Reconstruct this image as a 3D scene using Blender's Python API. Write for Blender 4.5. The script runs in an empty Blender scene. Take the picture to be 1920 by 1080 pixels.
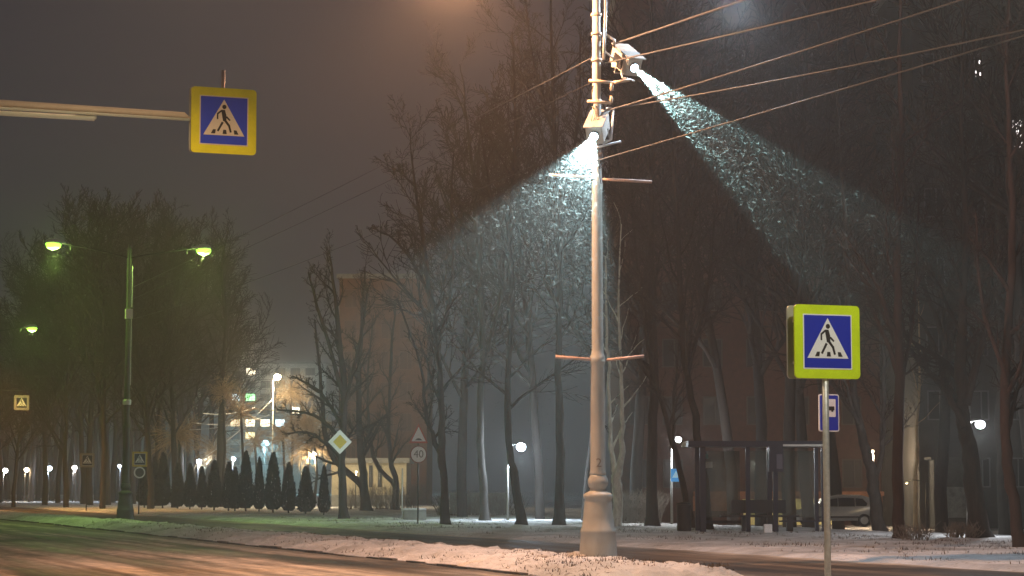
import bpy, bmesh, math, random
from mathutils import Vector, Matrix, noise
R = math.radians
S = bpy.context.scene
C = S.collection
# ------------------------------------------------------------ camera
CAMH, F = 1.65, 4100.0
PITCH = math.atan(371.0 / F)
cam_d = bpy.data.cameras.new('camera'); cam = bpy.data.objects.new('camera', cam_d); C.objects.link(cam)
cam.location = (0, 0, CAMH); cam.rotation_euler = (R(90) + PITCH, 0, 0)
cam_d.lens = 36.0 * F / 1920; cam_d.sensor_width = 36; cam_d.clip_end = 3000; cam_d.clip_start = .1
S.camera = cam
S.view_settings.view_transform = 'Standard'; S.view_settings.look = 'None'
S.view_settings.exposure = -.3; S.view_settings.gamma = 1
S.cycles.max_bounces = 5; S.cycles.diffuse_bounces = 2; S.cycles.glossy_bounces = 2; S.cycles.transparent_max_bounces = 24
S.cycles.volume_bounces = 0; S.cycles.transmission_bounces = 4; S.cycles.sample_clamp_indirect = 4
S.cycles.use_denoising = True
# ------------------------------------------------------------ night sky (overcast, lit by the town)
W = bpy.data.worlds.new('World'); S.world = W; W.use_nodes = True
nt = W.node_tree; nt.nodes.clear()
out = nt.nodes.new('ShaderNodeOutputWorld'); add = nt.nodes.new('ShaderNodeAddShader')
b1 = nt.nodes.new('ShaderNodeBackground'); b2 = nt.nodes.new('ShaderNodeBackground')
sky = nt.nodes.new('ShaderNodeTexSky'); sky.sky_type = 'NISHITA'; sky.sun_disc = False
sky.sun_elevation = R(-8); sky.sun_rotation = R(200)
nt.links.new(sky.outputs[0], b1.inputs[0]); b1.inputs[1].default_value = .05
nz = nt.nodes.new('ShaderNodeTexNoise'); nz.inputs['Scale'].default_value = 2.2; nz.inputs['Detail'].default_value = 3
cr = nt.nodes.new('ShaderNodeValToRGB')
cr.color_ramp.elements[0].position = .3; cr.color_ramp.elements[0].color = (.050, .049, .062, 1)
cr.color_ramp.elements[1].position = .75; cr.color_ramp.elements[1].color = (.066, .063, .076, 1)
nt.links.new(nz.outputs[0], cr.inputs[0]); nt.links.new(cr.outputs[0], b2.inputs[0]); b2.inputs[1].default_value = .74
nt.links.new(b1.outputs[0], add.inputs[0]); nt.links.new(b2.outputs[0], add.inputs[1]); nt.links.new(add.outputs[0], out.inputs[0])
sn = bpy.data.lights.new('fill_sun', 'SUN'); sn.energy = .01; sn.angle = R(20); sn.color = (1, .95, .9)  # weak sun lamp added as soft fill; no moon shows in the overcast
so = bpy.data.objects.new('fill_sun', sn); C.objects.link(so); so.rotation_euler = (R(35), 0, R(20))
HAZE = .0016
# ------------------------------------------------------------ helpers
rnd = random.Random(11)
U = Vector((-.352, .936, 0)); V = Vector((.936, .352, 0)); ROT = math.asin(.352)
def uv(u, v, z=0): p = U * u + V * v; return Vector((p.x, p.y, z))
def at(px, py, Y):                      # a pixel of the 1920x1080 photograph at depth Y
    fwd = Vector((0, math.cos(PITCH), math.sin(PITCH))); up = Vector((0, -math.sin(PITCH), math.cos(PITCH)))
    d = fwd * F + Vector((px - 960, 0, 0)) + up * (540 - py)
    return d * (Y / d.y) + Vector((0, 0, CAMH))
def sm(a, b, x): t = max(0, min(1, (x - a) / (b - a))); return t * t * (3 - 2 * t)
def gz(x, y):
    v = x * .936 + y * .352
    return .09 * sm(23.7, 24.4, v) - .62 * sm(38, 50, v) * sm(0, 6, x) - .1 * sm(38, 50, v)
def gp(px, Y):                          # ground point below a picture column
    x = (px - 960) / F * Y * 1.0; return Vector((x, Y, gz(x, Y)))
def tag(o, label=None, cat=None, group=None, kind=None):
    for k, w in (('label', label), ('category', cat), ('group', group), ('kind', kind)):
        if w: o[k] = w
    return o
def thing(name, label, cat, loc=(0, 0, 0), rz=0, group=None):
    o = bpy.data.objects.new(name, None); C.objects.link(o); o.location = loc; o.rotation_euler = (0, 0, rz)
    o.empty_display_size = .3
    return tag(o, label, cat, group)
def copy_tree(o, parent=None):
    c = o.copy(); C.objects.link(c); c.parent = parent
    for ch in o.children:
        if ch.parent == o: copy_tree(ch, c)
    return c
class MB:
    def __init__(s): s.v = []; s.f = []; s.m = []
    def quad(s, pts, m=0):
        n = len(s.v); s.v += [tuple(p) for p in pts]; s.f.append(tuple(range(n, n + len(pts)))); s.m.append(m)
    def box(s, c, d, rot=None, m=0, taper=1):
        n = len(s.v); M = rot or Matrix.Identity(3); c = Vector(c)
        for k in (-1, 1):
            t = taper if k > 0 else 1
            for i, j in ((-1, -1), (1, -1), (1, 1), (-1, 1)):
                s.v.append(tuple(c + M @ Vector((i * d[0] / 2 * t, j * d[1] / 2 * t, k * d[2] / 2))))
        for q in ((3, 2, 1, 0), (4, 5, 6, 7), (0, 1, 5, 4), (1, 2, 6, 5), (2, 3, 7, 6), (3, 0, 4, 7)):
            s.f.append(tuple(n + a for a in q)); s.m.append(m)
        return s
    def path(s, pts, rad, n=6, cap=True, m=0):
        base = len(s.v); pts = [Vector(p) for p in pts]; N = len(pts); a = None
        for i, p in enumerate(pts):
            t = (pts[min(i + 1, N - 1)] - pts[max(i - 1, 0)])
            t = t.normalized() if t.length > 1e-9 else Vector((0, 0, 1))
            if a is None:
                a = t.orthogonal().normalized()
            else:
                a = (a - t * a.dot(t)); a = a.normalized() if a.length > 1e-6 else t.orthogonal().normalized()
            b = t.cross(a); r = rad[i] if isinstance(rad, (list, tuple)) else rad
            for k in range(n):
                w = 2 * math.pi * k / n
                q = p + (a * math.cos(w) + b * math.sin(w)) * r; s.v.append((q.x, q.y, q.z))
        for i in range(N - 1):
            for k in range(n):
                k2 = (k + 1) % n
                s.f.append((base + i * n + k, base + i * n + k2, base + (i + 1) * n + k2, base + (i + 1) * n + k)); s.m.append(m)
        if cap:
            s.f.append(tuple(base + k for k in reversed(range(n)))); s.m.append(m)
            s.f.append(tuple(base + (N - 1) * n + k for k in range(n))); s.m.append(m)
        return s
    def lathe(s, prof, n=32, c=(0, 0, 0), m=0):
        return s.path([(c[0], c[1], c[2] + z) for r, z in prof], [r for r, z in prof], n, True, m)
    def prism(s, pts, d0, d1, m=0):     # outline in the XZ plane, from y=d0 (front) to y=d1
        n = len(s.v); k = len(pts)
        s.v += [(x, d0, z) for x, z in pts] + [(x, d1, z) for x, z in pts]
        s.f.append(tuple(n + i for i in range(k))); s.m.append(m)
        s.f.append(tuple(n + k + i for i in reversed(range(k)))); s.m.append(m)
        for i in range(k):
            j = (i + 1) % k; s.f.append((n + j, n + i, n + k + i, n + k + j)); s.m.append(m)
        return s
    def build(s, name, mats, parent=None, smooth=False, bevel=0, loc=None):
        me = bpy.data.meshes.new(name); me.from_pydata(s.v, [], s.f)
        if not isinstance(mats, (list, tuple)): mats = [mats]
        for a in mats: me.materials.append(a)
        if len(mats) > 1: me.polygons.foreach_set('material_index', s.m)
        if smooth: me.polygons.foreach_set('use_smooth', [True] * len(me.polygons))
        me.validate(); me.update()
        bm = bmesh.new(); bm.from_mesh(me)
        if len(s.f) < 3000: bmesh.ops.recalc_face_normals(bm, faces=bm.faces)
        if bevel: bmesh.ops.bevel(bm, geom=list(bm.edges), offset=bevel, segments=2, affect='EDGES', clamp_overlap=True)
        bm.to_mesh(me); bm.free()
        o = bpy.data.objects.new(name, me); C.objects.link(o); o.parent = parent
        if loc is not None: o.location = loc
        return o
def text_obj(txt, name, mat, size, parent, loc, depth=.004):
    cu = bpy.data.curves.new(name, 'FONT'); cu.body = txt; cu.size = size; cu.extrude = depth; cu.align_x = 'CENTER'; cu.align_y = 'CENTER'
    t = bpy.data.objects.new(name + '_tmp', cu); C.objects.link(t)
    bpy.context.view_layer.update()
    me = bpy.data.meshes.new_from_object(t.evaluated_get(bpy.context.evaluated_depsgraph_get()))
    bpy.data.objects.remove(t); me.materials.clear(); me.materials.append(mat)
    o = bpy.data.objects.new(name, me); C.objects.link(o); o.parent = parent; o.location = loc; o.rotation_euler = (R(90), 0, 0)
    return o
# ------------------------------------------------------------ materials
MATS = {}
def mat(name, col, rough=.6, metal=0, emit=None, es=0, var=.0, scale=5, bump=0, col2=None, stretch=None, spec=.4):
    if name in MATS: return MATS[name]
    m = bpy.data.materials.new(name); m.use_nodes = True; t = m.node_tree; p = t.nodes['Principled BSDF']
    p.inputs['Roughness'].default_value = rough; p.inputs['Metallic'].default_value = metal
    p.inputs['Specular IOR Level'].default_value = spec
    p.inputs['Base Color'].default_value = (*col, 1)
    if var or bump or col2:
        tc = t.nodes.new('ShaderNodeTexCoord'); mp = t.nodes.new('ShaderNodeMapping')
        if stretch: mp.inputs['Scale'].default_value = stretch
        n = t.nodes.new('ShaderNodeTexNoise'); n.inputs['Scale'].default_value = scale; n.inputs['Detail'].default_value = 6; n.inputs['Roughness'].default_value = .65
        t.links.new(tc.outputs['Object'], mp.inputs[0]); t.links.new(mp.outputs[0], n.inputs[0])
        r = t.nodes.new('ShaderNodeValToRGB'); c2 = col2 or tuple(c * (1 - var) for c in col)
        r.color_ramp.elements[0].position = .38; r.color_ramp.elements[0].color = (*c2, 1)
        r.color_ramp.elements[1].position = .62; r.color_ramp.elements[1].color = (*col, 1)
        t.links.new(n.outputs[0], r.inputs[0]); t.links.new(r.outputs[0], p.inputs['Base Color'])
        if bump:
            b = t.nodes.new('ShaderNodeBump'); b.inputs['Strength'].default_value = bump; b.inputs['Distance'].default_value = .02
            t.links.new(n.outputs[0], b.inputs['Height']); t.links.new(b.outputs[0], p.inputs['Normal'])
    if emit:
        p.inputs['Emission Color'].default_value = (*emit, 1); p.inputs['Emission Strength'].default_value = es
    MATS[name] = m; return m
def glass(name, tint=(.75, .8, .8), op=.25):
    m = bpy.data.materials.new(name); m.use_nodes = True; t = m.node_tree; t.nodes.clear()
    o = t.nodes.new('ShaderNodeOutputMaterial'); mx = t.nodes.new('ShaderNodeMixShader'); tr = t.nodes.new('ShaderNodeBsdfTransparent')
    g = t.nodes.new('ShaderNodeBsdfPrincipled'); g.inputs['Base Color'].default_value = (.28, .3, .27, 1); g.inputs['Roughness'].default_value = .2
    tr.inputs[0].default_value = (*tint, 1); mx.inputs[0].default_value = op
    t.links.new(tr.outputs[0], mx.inputs[1]); t.links.new(g.outputs[0], mx.inputs[2]); t.links.new(mx.outputs[0], o.inputs[0]); return m
def ground_mat(name, kind):
    m = bpy.data.materials.new(name); m.use_nodes = True; t = m.node_tree; p = t.nodes['Principled BSDF']
    N = t.nodes.new; L = t.links.new
    g = N('ShaderNodeNewGeometry'); mp = N('ShaderNodeMapping'); mp.inputs['Rotation'].default_value = (0, 0, -ROT)
    L(g.outputs['Position'], mp.inputs[0])
    def nz(scale, det=5, stretch=(1, 1, 1), rough=.6):
        q = N('ShaderNodeMapping'); q.inputs['Scale'].default_value = stretch; L(mp.outputs[0], q.inputs[0])
        n = N('ShaderNodeTexNoise'); n.inputs['Scale'].default_value = scale; n.inputs['Detail'].default_value = det; n.inputs['Roughness'].default_value = rough
        L(q.outputs[0], n.inputs[0]); return n.outputs[0]
    def ramp(src, stops):
        r = N('ShaderNodeValToRGB'); e = r.color_ramp.elements
        e[0].position, e[0].color = stops[0][0], (*stops[0][1], 1); e[1].position, e[1].color = stops[1][0], (*stops[1][1], 1)
        for s_ in stops[2:]: x = e.new(s_[0]); x.color = (*s_[1], 1)
        L(src, r.inputs[0]); return r.outputs[0]
    def mix(fac, a, b):
        x = N('ShaderNodeMix'); x.data_type = 'RGBA'; L(fac, x.inputs[0]); L(a, x.inputs[6]); L(b, x.inputs[7]); return x.outputs[2]
    if kind == 'snow':
        base = ramp(nz(.5, 6), [(.35, (.50, .49, .48)), (.62, (.86, .85, .85))])
        leaf = ramp(nz(5.5, 3, (1, 1, 1), .7), [(.60, (0, 0, 0)), (.68, (1, 1, 1))])
        patch = ramp(nz(.35, 3), [(.42, (0, 0, 0)), (.62, (1, 1, 1))])
        ml = N('ShaderNodeMath'); ml.operation = 'MULTIPLY'; L(leaf, ml.inputs[0]); L(patch, ml.inputs[1])
        dirt = N('ShaderNodeRGB'); dirt.outputs[0].default_value = (.09, .06, .035, 1)
        L(mix(ml.outputs[0], base, dirt.outputs[0]), p.inputs['Base Color']); h = nz(4, 8); bs = 1; bd = .12
        p.inputs['Roughness'].default_value = .8
    else:
        st = nz(.6, 6, (1, .10, 1), .62)
        tr = N('ShaderNodeSeparateXYZ'); L(mp.outputs[0], tr.inputs[0])
        a0 = ramp(st, [(.40, (.05, .038, .03)), (.48, (.15, .12, .09)), (.57, (.78, .66, .54))])
        bg = ramp(nz(.16, 5, (1, .45, 1), .6), [(.42, (.07, .055, .045)), (.54, (.8, .69, .57))])
        xm = N('ShaderNodeMix'); xm.data_type = 'RGBA'; xm.inputs[0].default_value = .42; L(a0, xm.inputs[6]); L(bg, xm.inputs[7]); a = xm.outputs[2]
        far_ = ramp(tr.outputs[0], [(0, (1, 1, 1)), (1, (1, 1, 1))])
        mr = N('ShaderNodeMapRange'); mr.inputs[1].default_value = 17; mr.inputs[2].default_value = 24; L(tr.outputs[0], mr.inputs[0])
        far_ = ramp(mr.outputs[0], [(.1, (1, 1, 1)), (.3, (.26, .22, .19)), (.78, (.30, .26, .23)), (.95, (.9, .9, .9))])
        fx = N('ShaderNodeMix'); fx.data_type = 'RGBA'; fx.blend_type = 'MULTIPLY'; fx.inputs[0].default_value = 1; L(a, fx.inputs[6]); L(far_, fx.inputs[7]); a = fx.outputs[2]
        trk = ramp(nz(1.5, 4, (1, .012, 1), .55), [(.40, (.34, .30, .27)), (.56, (1, 1, 1))])
        tx = N('ShaderNodeMix'); tx.data_type = 'RGBA'; tx.blend_type = 'MULTIPLY'; tx.inputs[0].default_value = .85; L(a, tx.inputs[6]); L(trk, tx.inputs[7]); a = tx.outputs[2]
        fine = ramp(nz(3.5, 6, (1, .35, 1)), [(.35, (.35, .35, .35)), (.65, (1, 1, 1))])
        x = N('ShaderNodeMix'); x.data_type = 'RGBA'; x.blend_type = 'MULTIPLY'; x.inputs[0].default_value = .6; L(a, x.inputs[6]); L(fine, x.inputs[7])
        L(x.outputs[2], p.inputs['Base Color']); h = nz(2.5, 6, (1, .4, 1)); bs = .5; bd = .05
        rr = ramp(st, [(.36, (.55,) * 3), (.55, (.85,) * 3)]); L(rr, p.inputs['Roughness'])
    b = N('ShaderNodeBump'); b.inputs['Strength'].default_value = bs; b.inputs['Distance'].default_value = bd
    L(h, b.inputs['Height']); L(b.outputs[0], p.inputs['Normal'])
    return m
M_snow = ground_mat('snow', 'snow'); M_road = ground_mat('slush', 'road')
M_pole = mat('pole_paint', (.56, .59, .57), .45, 0, var=.22, scale=2.5, stretch=(1, 1, .35), bump=.05)
M_pole2 = mat('pole_dark_paint', (.08, .085, .07), .5, 0, var=.2, scale=3)
M_galv = mat('galvanised', (.55, .55, .52), .4, .35, var=.2, scale=12)
M_bar = mat('rusty_bar', (.72, .52, .44), .6, 0, var=.2, scale=8)
M_dark = mat('dark_metal', (.03, .03, .032), .5)
M_navy = mat('navy_paint', (.02, .023, .04), .45)
M_house = mat('projector_case', (.62, .60, .56), .35, .1, var=.1, scale=10)
M_black = mat('sign_black', (.02, .015, .015), .6)
M_yel = mat('sign_yellow', (.68, .90, .01), .45, var=.12, scale=3)
M_yel2 = mat('sign_yellow_warm_lit', (.88, .78, .01), .45, var=.13, scale=3)  # left sign's yellow, with the orange lamplight tinted into the colour
M_blue = mat('sign_blue', (.012, .03, .42), .4)
M_blue2 = mat('sign_bright_blue', (.012, .05, .62), .4)
M_white = mat('sign_white', (.86, .86, .84), .5)
M_red = mat('sign_red', (.45, .08, .06), .5)
M_cable = mat('cable', (.12, .125, .13), .6)
M_bark = mat('bark', (.04, .031, .026), .9, var=.45, scale=9, bump=.6, stretch=(1, 1, .2))
M_twig = mat('twigs', (.034, .025, .021), .9)
M_barkr = mat('reddish_bark', (.06, .032, .024), .9, var=.4, scale=9, bump=.6, stretch=(1, 1, .2))
M_barkg = mat('grey_bark', (.065, .058, .05), .9, var=.45, scale=7, bump=.6, stretch=(1, 1, .25))
M_pale = mat('whitewashed_bark', (.86, .9, .8), .85, col2=(.5, .52, .45), scale=7, bump=.5, stretch=(1, 1, .3))
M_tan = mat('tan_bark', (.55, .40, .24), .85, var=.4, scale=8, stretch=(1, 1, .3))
M_thuja = mat('thuja_leaf', (.011, .015, .008), .9, spec=.05, var=.5, scale=6)
M_shrub = mat('shrub_twigs', (.20, .17, .14), .9)
M_brick = mat('red_brick', (.085, .03, .02), .85, var=.35, scale=3)
M_obr = mat('ochre_brick', (.20, .085, .035), .85, var=.3, scale=2)
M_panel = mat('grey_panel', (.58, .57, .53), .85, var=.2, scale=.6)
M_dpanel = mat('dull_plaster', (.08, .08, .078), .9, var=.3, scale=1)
M_cream = mat('cream_plaster', (.62, .55, .38), .85, var=.2, scale=1.2)
M_conc = mat('concrete', (.34, .34, .32), .9, var=.3, scale=2)
M_capsnow = mat('snow_cap', (.75, .76, .78), .85)
M_frame = mat('window_frame', (.14, .13, .12), .6)
M_pane = mat('dark_pane', (.03, .03, .035), .15)
M_car = mat('silver_paint', (.55, .53, .50), .3, .45)
M_carglass = mat('car_glass', (.02, .02, .022), .08)
M_tyre = mat('tyre', (.02, .02, .02), .8)
M_rim = mat('rim', (.5, .5, .5), .35, .6)
M_tail = mat('tail_lamp', (.55, .06, .04), .3)
M_glass = glass('shelter_glass')
def emi(name, col, s): return mat('lit_' + name, (.8, .8, .8), .5, emit=col, es=s)
# ------------------------------------------------------------ ground, roads, median
def spaced(segs):
    o = []
    for a, b, st in segs:
        n = max(1, round((b - a) / st)); o += [a + (b - a) * i / n for i in range(n)]
    o.append(segs[-1][1]); return o
def sheet(name, us, vs, zf, m, kind='structure'):
    mb = MB(); nv = len(vs)
    for u in us:
        for v in vs:
            p = uv(u, v); mb.v.append((p.x, p.y, zf(p.x, p.y, u, v)))
    for i in range(len(us) - 1):
        for j in range(nv - 1):
            mb.f.append((i * nv + j, i * nv + j + 1, (i + 1) * nv + j + 1, (i + 1) * nv + j)); mb.m.append(0)
    o = mb.build(name, m, smooth=True)
    bm = bmesh.new(); bm.from_mesh(o.data)
    for f in bm.faces:
        if f.normal.z < 0: f.normal_flip()
    bm.to_mesh(o.data); bm.free()
    return tag(o, kind=kind)
def fn(x, y, s, o=0): return noise.noise(Vector((x * s + o, y * s, o)))
def ground_z(x, y, u, v):
    if 1.3 < v < 23.65: return -.05
    a = sm(23.65, 24.6, v) if v > 20 else 1
    near = 1 if (25 < u < 150) else .3
    return gz(x, y) + (0 if v > 20 else .12) + a * near * (.05 * fn(x, y, .5) + .035 * fn(x, y, 1.9, 3) + .015 * fn(x, y, 5, 7)) - .05 * (1 - a)
sheet('ground', spaced([(-420, -20, 40), (-20, 25, 5), (25, 130, .35), (130, 220, 2), (220, 700, 30)]),
      spaced([(-560, -20, 45), (-20, 1.2, 4), (1.2, 1.4, .1), (1.4, 23.5, 5), (23.5, 40, .3), (40, 60, 1), (60, 560, 25)]), ground_z, M_snow)
def road_z(x, y, u, v):
    return .004 + (.03 * max(0, fn(x, y, .8, 5)) + .03 * max(0, noise.noise(Vector((v * 1.1, u * .12, 2))))) * (1 if 30 < u < 120 else .3)
sheet('road', spaced([(-420, 30, 20), (30, 110, .5), (110, 200, 4), (200, 640, 40)]), spaced([(1.35, 13, .35), (13, 23.9, .3)]), road_z, M_road)
UN = 35.2
def median_z(x, y, u, v, e2=9):
    e = min(v - 14.5, 18.5 - v, e2)
    return .012 + .19 * sm(0, 1.1, e) * (1 if u > UN else .7) + sm(-.1, .5, e) * (.07 * fn(x, y, .9, 4) + .075 * fn(x, y, 2.6, 1) + .055 * fn(x, y, 5.5, 9) + .02 * fn(x, y, 11, 2))
def median(name, us, nose_u=None, sign=1):
    mb = MB(); vs = [14.62 + 3.76 * i / 30 for i in range(31)]; nv = 31
    for u in us:
        for v in vs:
            uu = u
            if nose_u is not None:      # rounded end
                k = (v - 16.5) / 1.9; off = 2.0 * (1 - math.sqrt(max(0, 1 - k * k)))
                w = 1 - sm(0, 6, abs(u - nose_u)); uu = u + sign * off * w
            p = uv(uu, v); mb.v.append((p.x, p.y, median_z(p.x, p.y, uu, v, abs(u - nose_u) + .02)))
    for i in range(len(us) - 1):
        for j in range(nv - 1): mb.f.append((i * nv + j, i * nv + j + 1, (i + 1) * nv + j + 1, (i + 1) * nv + j)); mb.m.append(0)
    # skirt down at the nose and the sides
    n0 = len(mb.v); idx = list(range(0, len(us) * nv, nv))[::-1] + list(range(0, nv)) + list(range(nv - 1, len(us) * nv, nv))
    idx = [k for i, k in enumerate(idx) if i == 0 or k != idx[i - 1]]
    for k in idx: x, y, z = mb.v[k]; mb.v.append((x, y, -.04))
    for i in range(len(idx) - 1): mb.f.append((idx[i], idx[i + 1], n0 + i + 1, n0 + i)); mb.m.append(0)
    return tag(mb.build(name, M_snow, smooth=True), kind='structure')
median('median', spaced([(UN, 62, .13), (62, 100, .4), (100, 300, 5)]), UN, 1)
median('median_island', spaced([(-120, 10, 10), (10, 30.3, .6)])[::-1], 30.3, -1)
def kerb_path(v0, us):
    mb = MB()
    for u in us:
        l = .95; c = uv(u + .5, v0 + rnd.uniform(-.012, .012), -.012 + rnd.uniform(-.03, .014))
        mb.box(c, (.12, l, .13), Matrix.Rotation(ROT, 3, 'Z'))
    return mb
mk = kerb_path(14.56, range(38, 140)); mk2 = kerb_path(18.44, range(38, 140))
mk.v += []; base = len(mk.v); mk.v += mk2.v; mk.f += [tuple(i + base for i in f) for f in mk2.f]; mk.m += mk2.m
tag(mk.build('kerb', mat('kerb_stone', (.2, .175, .15), .9, var=.4, scale=4)), kind='structure')
# dead grass and leaves poking through the snow
g = MB()
def tuft(x, y, z, n, h):
    for _ in range(n):
        a = rnd.uniform(0, 6.28); l = rnd.uniform(.4, 1) * h; q = Vector((x + rnd.gauss(0, .05), y + rnd.gauss(0, .05), z))
        t = q + Vector((math.cos(a) * l * .7, math.sin(a) * l * .7, l * rnd.uniform(.3, 1))); s_ = Vector((math.sin(a), -math.cos(a), 0)) * .012
        g.quad([q - s_, q + s_, t])
def clumpy(x, y): return fn(x, y, .35, 20) + .6 * fn(x, y, 1.2, 30)
for _ in range(3600):
    u = 36 + 60 * rnd.random() ** 1.6; v = rnd.uniform(14.8, 18.2); p = uv(u, v)
    if clumpy(p.x, p.y) > .05: tuft(p.x, p.y, median_z(p.x, p.y, u, v) - .02, 3, .12)
for _ in range(9000):
    u = rnd.uniform(30, 105); v = 24.5 + 11 * rnd.random(); p = uv(u, v)
    if clumpy(p.x, p.y) > .28 - .4 * sm(8, 12, p.x): tuft(p.x, p.y, ground_z(p.x, p.y, u, v) - .02, 3, .15)
tag(g.build('dead_grass', mat('dead_grass', (.12, .08, .045), .9)), kind='stuff')
# ------------------------------------------------------------ main street lighting poles
def point(name, parent, loc, col, power, r=.12):
    l = bpy.data.lights.new(name, 'POINT'); l.energy = power; l.color = col; l.shadow_soft_size = r
    o = bpy.data.objects.new(name, l); C.objects.link(o); o.parent = parent; o.location = loc; return o
PROF = [(.40, 0), (.40, .04), (.385, .30), (.36, .56), (.372, .59), (.368, .64), (.345, .67), (.315, .90), (.285, 1.20), (.275, 1.27), (.30, 1.30), (.305, 1.36), (.27, 1.40), (.18, 1.44),
        (.165, 1.50), (.195, 1.53), (.215, 1.60), (.21, 1.68), (.175, 1.74), (.165, 1.78), (.175, 1.81), (.165, 1.84), (.158, 1.9), (.142, 4.05), (.155, 4.10), (.165, 4.16), (.155, 4.24), (.125, 4.32), (.12, 4.4),
        (.108, 7.75), (.118, 7.8), (.12, 7.88), (.105, 7.95), (.098, 8.2), (.092, 8.9), (.09, 10.9), (.1, 10.93), (.1, 11.0), (.085, 11.03), (.08, 11.9), (.03, 12.15)]
GREEN = (.55, 1, .16); SOD = (1, .43, .14); COOL = (.72, .86, 1)
def down(name, parent, loc, col, power, half=74, blend=.55):
    l = bpy.data.lights.new(name, 'SPOT'); l.energy = power; l.color = col; l.shadow_soft_size = .12; l.spot_size = R(2 * half); l.spot_blend = blend
    o = bpy.data.objects.new(name, l); C.objects.link(o); o.parent = parent; o.location = loc; return o
def lamp_head(parent, side, col, power, es, halo, hz=0):
    s = side
    arm = MB(); pts = []
    for i in range(13):
        t = i / 12; pts.append((s * 2.95 * math.sin(t * math.pi / 2), 0, 11.55 + .55 * (1 - (1 - t) ** 2)))
    arm.path(pts, .032, 8); arm.path([(s * 2.55, 0, 11.8), (s * 2.55, 0, 12.12)], .02, 6)
    a = arm.build('lamp_arm', M_dark, parent, True)
    h = MB(); h.path([(s * 2.75, 0, 12.1), (s * 2.95, 0, 12.12), (s * 3.15, 0, 12.14), (s * 3.5, 0, 12.15), (s * 3.62, 0, 12.15)], [.04, .1, .14, .13, .04], 12)
    ho = h.build('lamp_head', M_galv, parent, True)
    l = MB(); l.path([(s * 2.95, 0, 12.03), (s * 3.05, 0, 12.0), (s * 3.3, 0, 11.97), (s * 3.52, 0, 12.0), (s * 3.62, 0, 12.04)], [.03, .14, .19, .15, .03], 12)
    l.build('lamp_lens', emi('%d%d%d' % tuple(int(c * 99) for c in col), (.42, 1, .07) if col == GREEN else col, es), ho, True)
    down('lamp_light', ho, (s * 3.27, 0, 11.72), col, power, 77); point('lamp_glow', ho, (s * 3.27, 0, 11.62), (1, .50, .27) if col == SOD else col, halo); ho.location.z = a.location.z = hz
def street_pole(name, label, loc, matp, heads, hz=0):
    t = thing(name, label, 'lamp post', loc, ROT, 'lamp posts on the median')
    b = MB(); b.lathe([p for p in PROF if p[1] <= 1.78], 40); b.build('base', matp, t, True)
    q = MB(); q.lathe([(r + .001, z) for r, z in PROF if z >= 1.78], 28); q.build('pole', matp, t, True)
    for s, col, p, es, hl in heads: lamp_head(t, s, col, p, es, hl, hz)
    return t
P1 = Vector((1.79, 45.7, .10)); P2 = Vector((-16.7, 94.9, .0)); D = P2 - P1
main = street_pole('lamp_post', 'pale lamp post with flared base, crossbars and two beam projectors, nearest on snowy median', P1, M_pole,
                   [(-1, SOD, 2900, 40, 6200), (1, COOL, 800, 30, 1900)], .42)
# painted number on the shaft, crossbars, conduit, brackets (parts of the main post)
def wl(p): return Matrix.Rotation(-ROT, 3, 'Z') @ (Vector(p) - P1)      # world -> local frame of the main post
def mpart(mb, name, m, smooth=True): mb.v = [tuple(wl(p)) for p in mb.v]; return mb.build(name, m, main, smooth)
for (x0, y0, x1, y1) in ((1030, 328, 1113, 333), (1130, 336, 1222, 341), (1042, 669, 1108, 674), (1138, 675, 1207, 668)):
    b = MB(); b.path([at(x0, y0, 45.55), at(x1, y1, 45.65)], .034, 10); mpart(b, 'crossbar', M_bar)
b = MB(); b.path([at(1136, -60, 45.6), at(1135, 40, 45.55), at(1133, 80, 45.55), at(1132, 112, 45.6)], .032, 8); mpart(b, 'conduit', M_galv)
b = MB()
for (x0, y0, x1, y1) in ((1104, 151, 1150, 155), (1150, 155, 1180, 150), (1101, 190, 1146, 193)): b.path([at(x0, y0, 45.48), at(x1, y1, 45.5)], .034, 8)
b.path([at(1147, 155, 45.5), at(1147, 170, 45.5)], .04, 8); b.path([at(1146, 180, 45.5), at(1146, 193, 45.5)], .035, 8)
mpart(b, 'clamp_bar', mat('clamp_metal', (.6, .5, .4), .5, .2))
for y in (153, 190, 64, 113, 28):
    b = MB(); b.lathe([(.1, -.03), (.118, -.03), (.118, .03), (.1, .03)], 16, (1.79, 45.7, at(1120, y, 45.7).z)); mpart(b, 'clamp', mat('clamp_metal', (.6, .5, .4)))
b = MB()
for k in range(5): b.path([at(1117 + k * 1.5, 196 + 2 * k, 45.5), at(1109 + k * 3, 225 + k * 9, 45.45), at(1124 + k * 2, 262 + k * 4, 45.5), at(1123 + k * 2, 300 + 6 * k, 45.57)], .008, 5)
for k in range(3): b.path([at(1122 + k * 3, 285, 45.5), at(1127 + k * 3, 300 + k * 5, 45.45), at(1122, 318, 45.5), at(1127, 345, 45.55)], .011, 5)
b.path([at(1112, 160, 45.5), at(1109, 180, 45.5), at(1113, 205, 45.5)], .014, 5)
mpart(b, 'wiring', M_dark)
n2 = text_obj('2', 'painted_number', mat('grey_paint', (.25, .23, .2), .8), .26, main, (-.045, -.157, 2.02))
n2.rotation_euler = (R(90), 0, -ROT * .4)
far_post = street_pole('lamp_post', 'tall dark lamp post with green lit lamps on both arms, far left on the median', P2, M_pole2,
                       [(-1, GREEN, 700, 3, 800), (1, GREEN, 800, 3, 800)])
b = MB(); b.box((0, -.12, 9.1), (.30, .22, .42)); b.build('junction_box', mat('pale_box', (.6, .6, .5), .5), far_post, bevel=.01)
b = MB(); b.path([(.13, -.03, 9.4), (.13, -.03, 11.2)], .03, 6); b.path([(.13, -.03, 6), (.13, -.03, 9)], .02, 6); b.build('conduit', M_galv, far_post)
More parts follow.
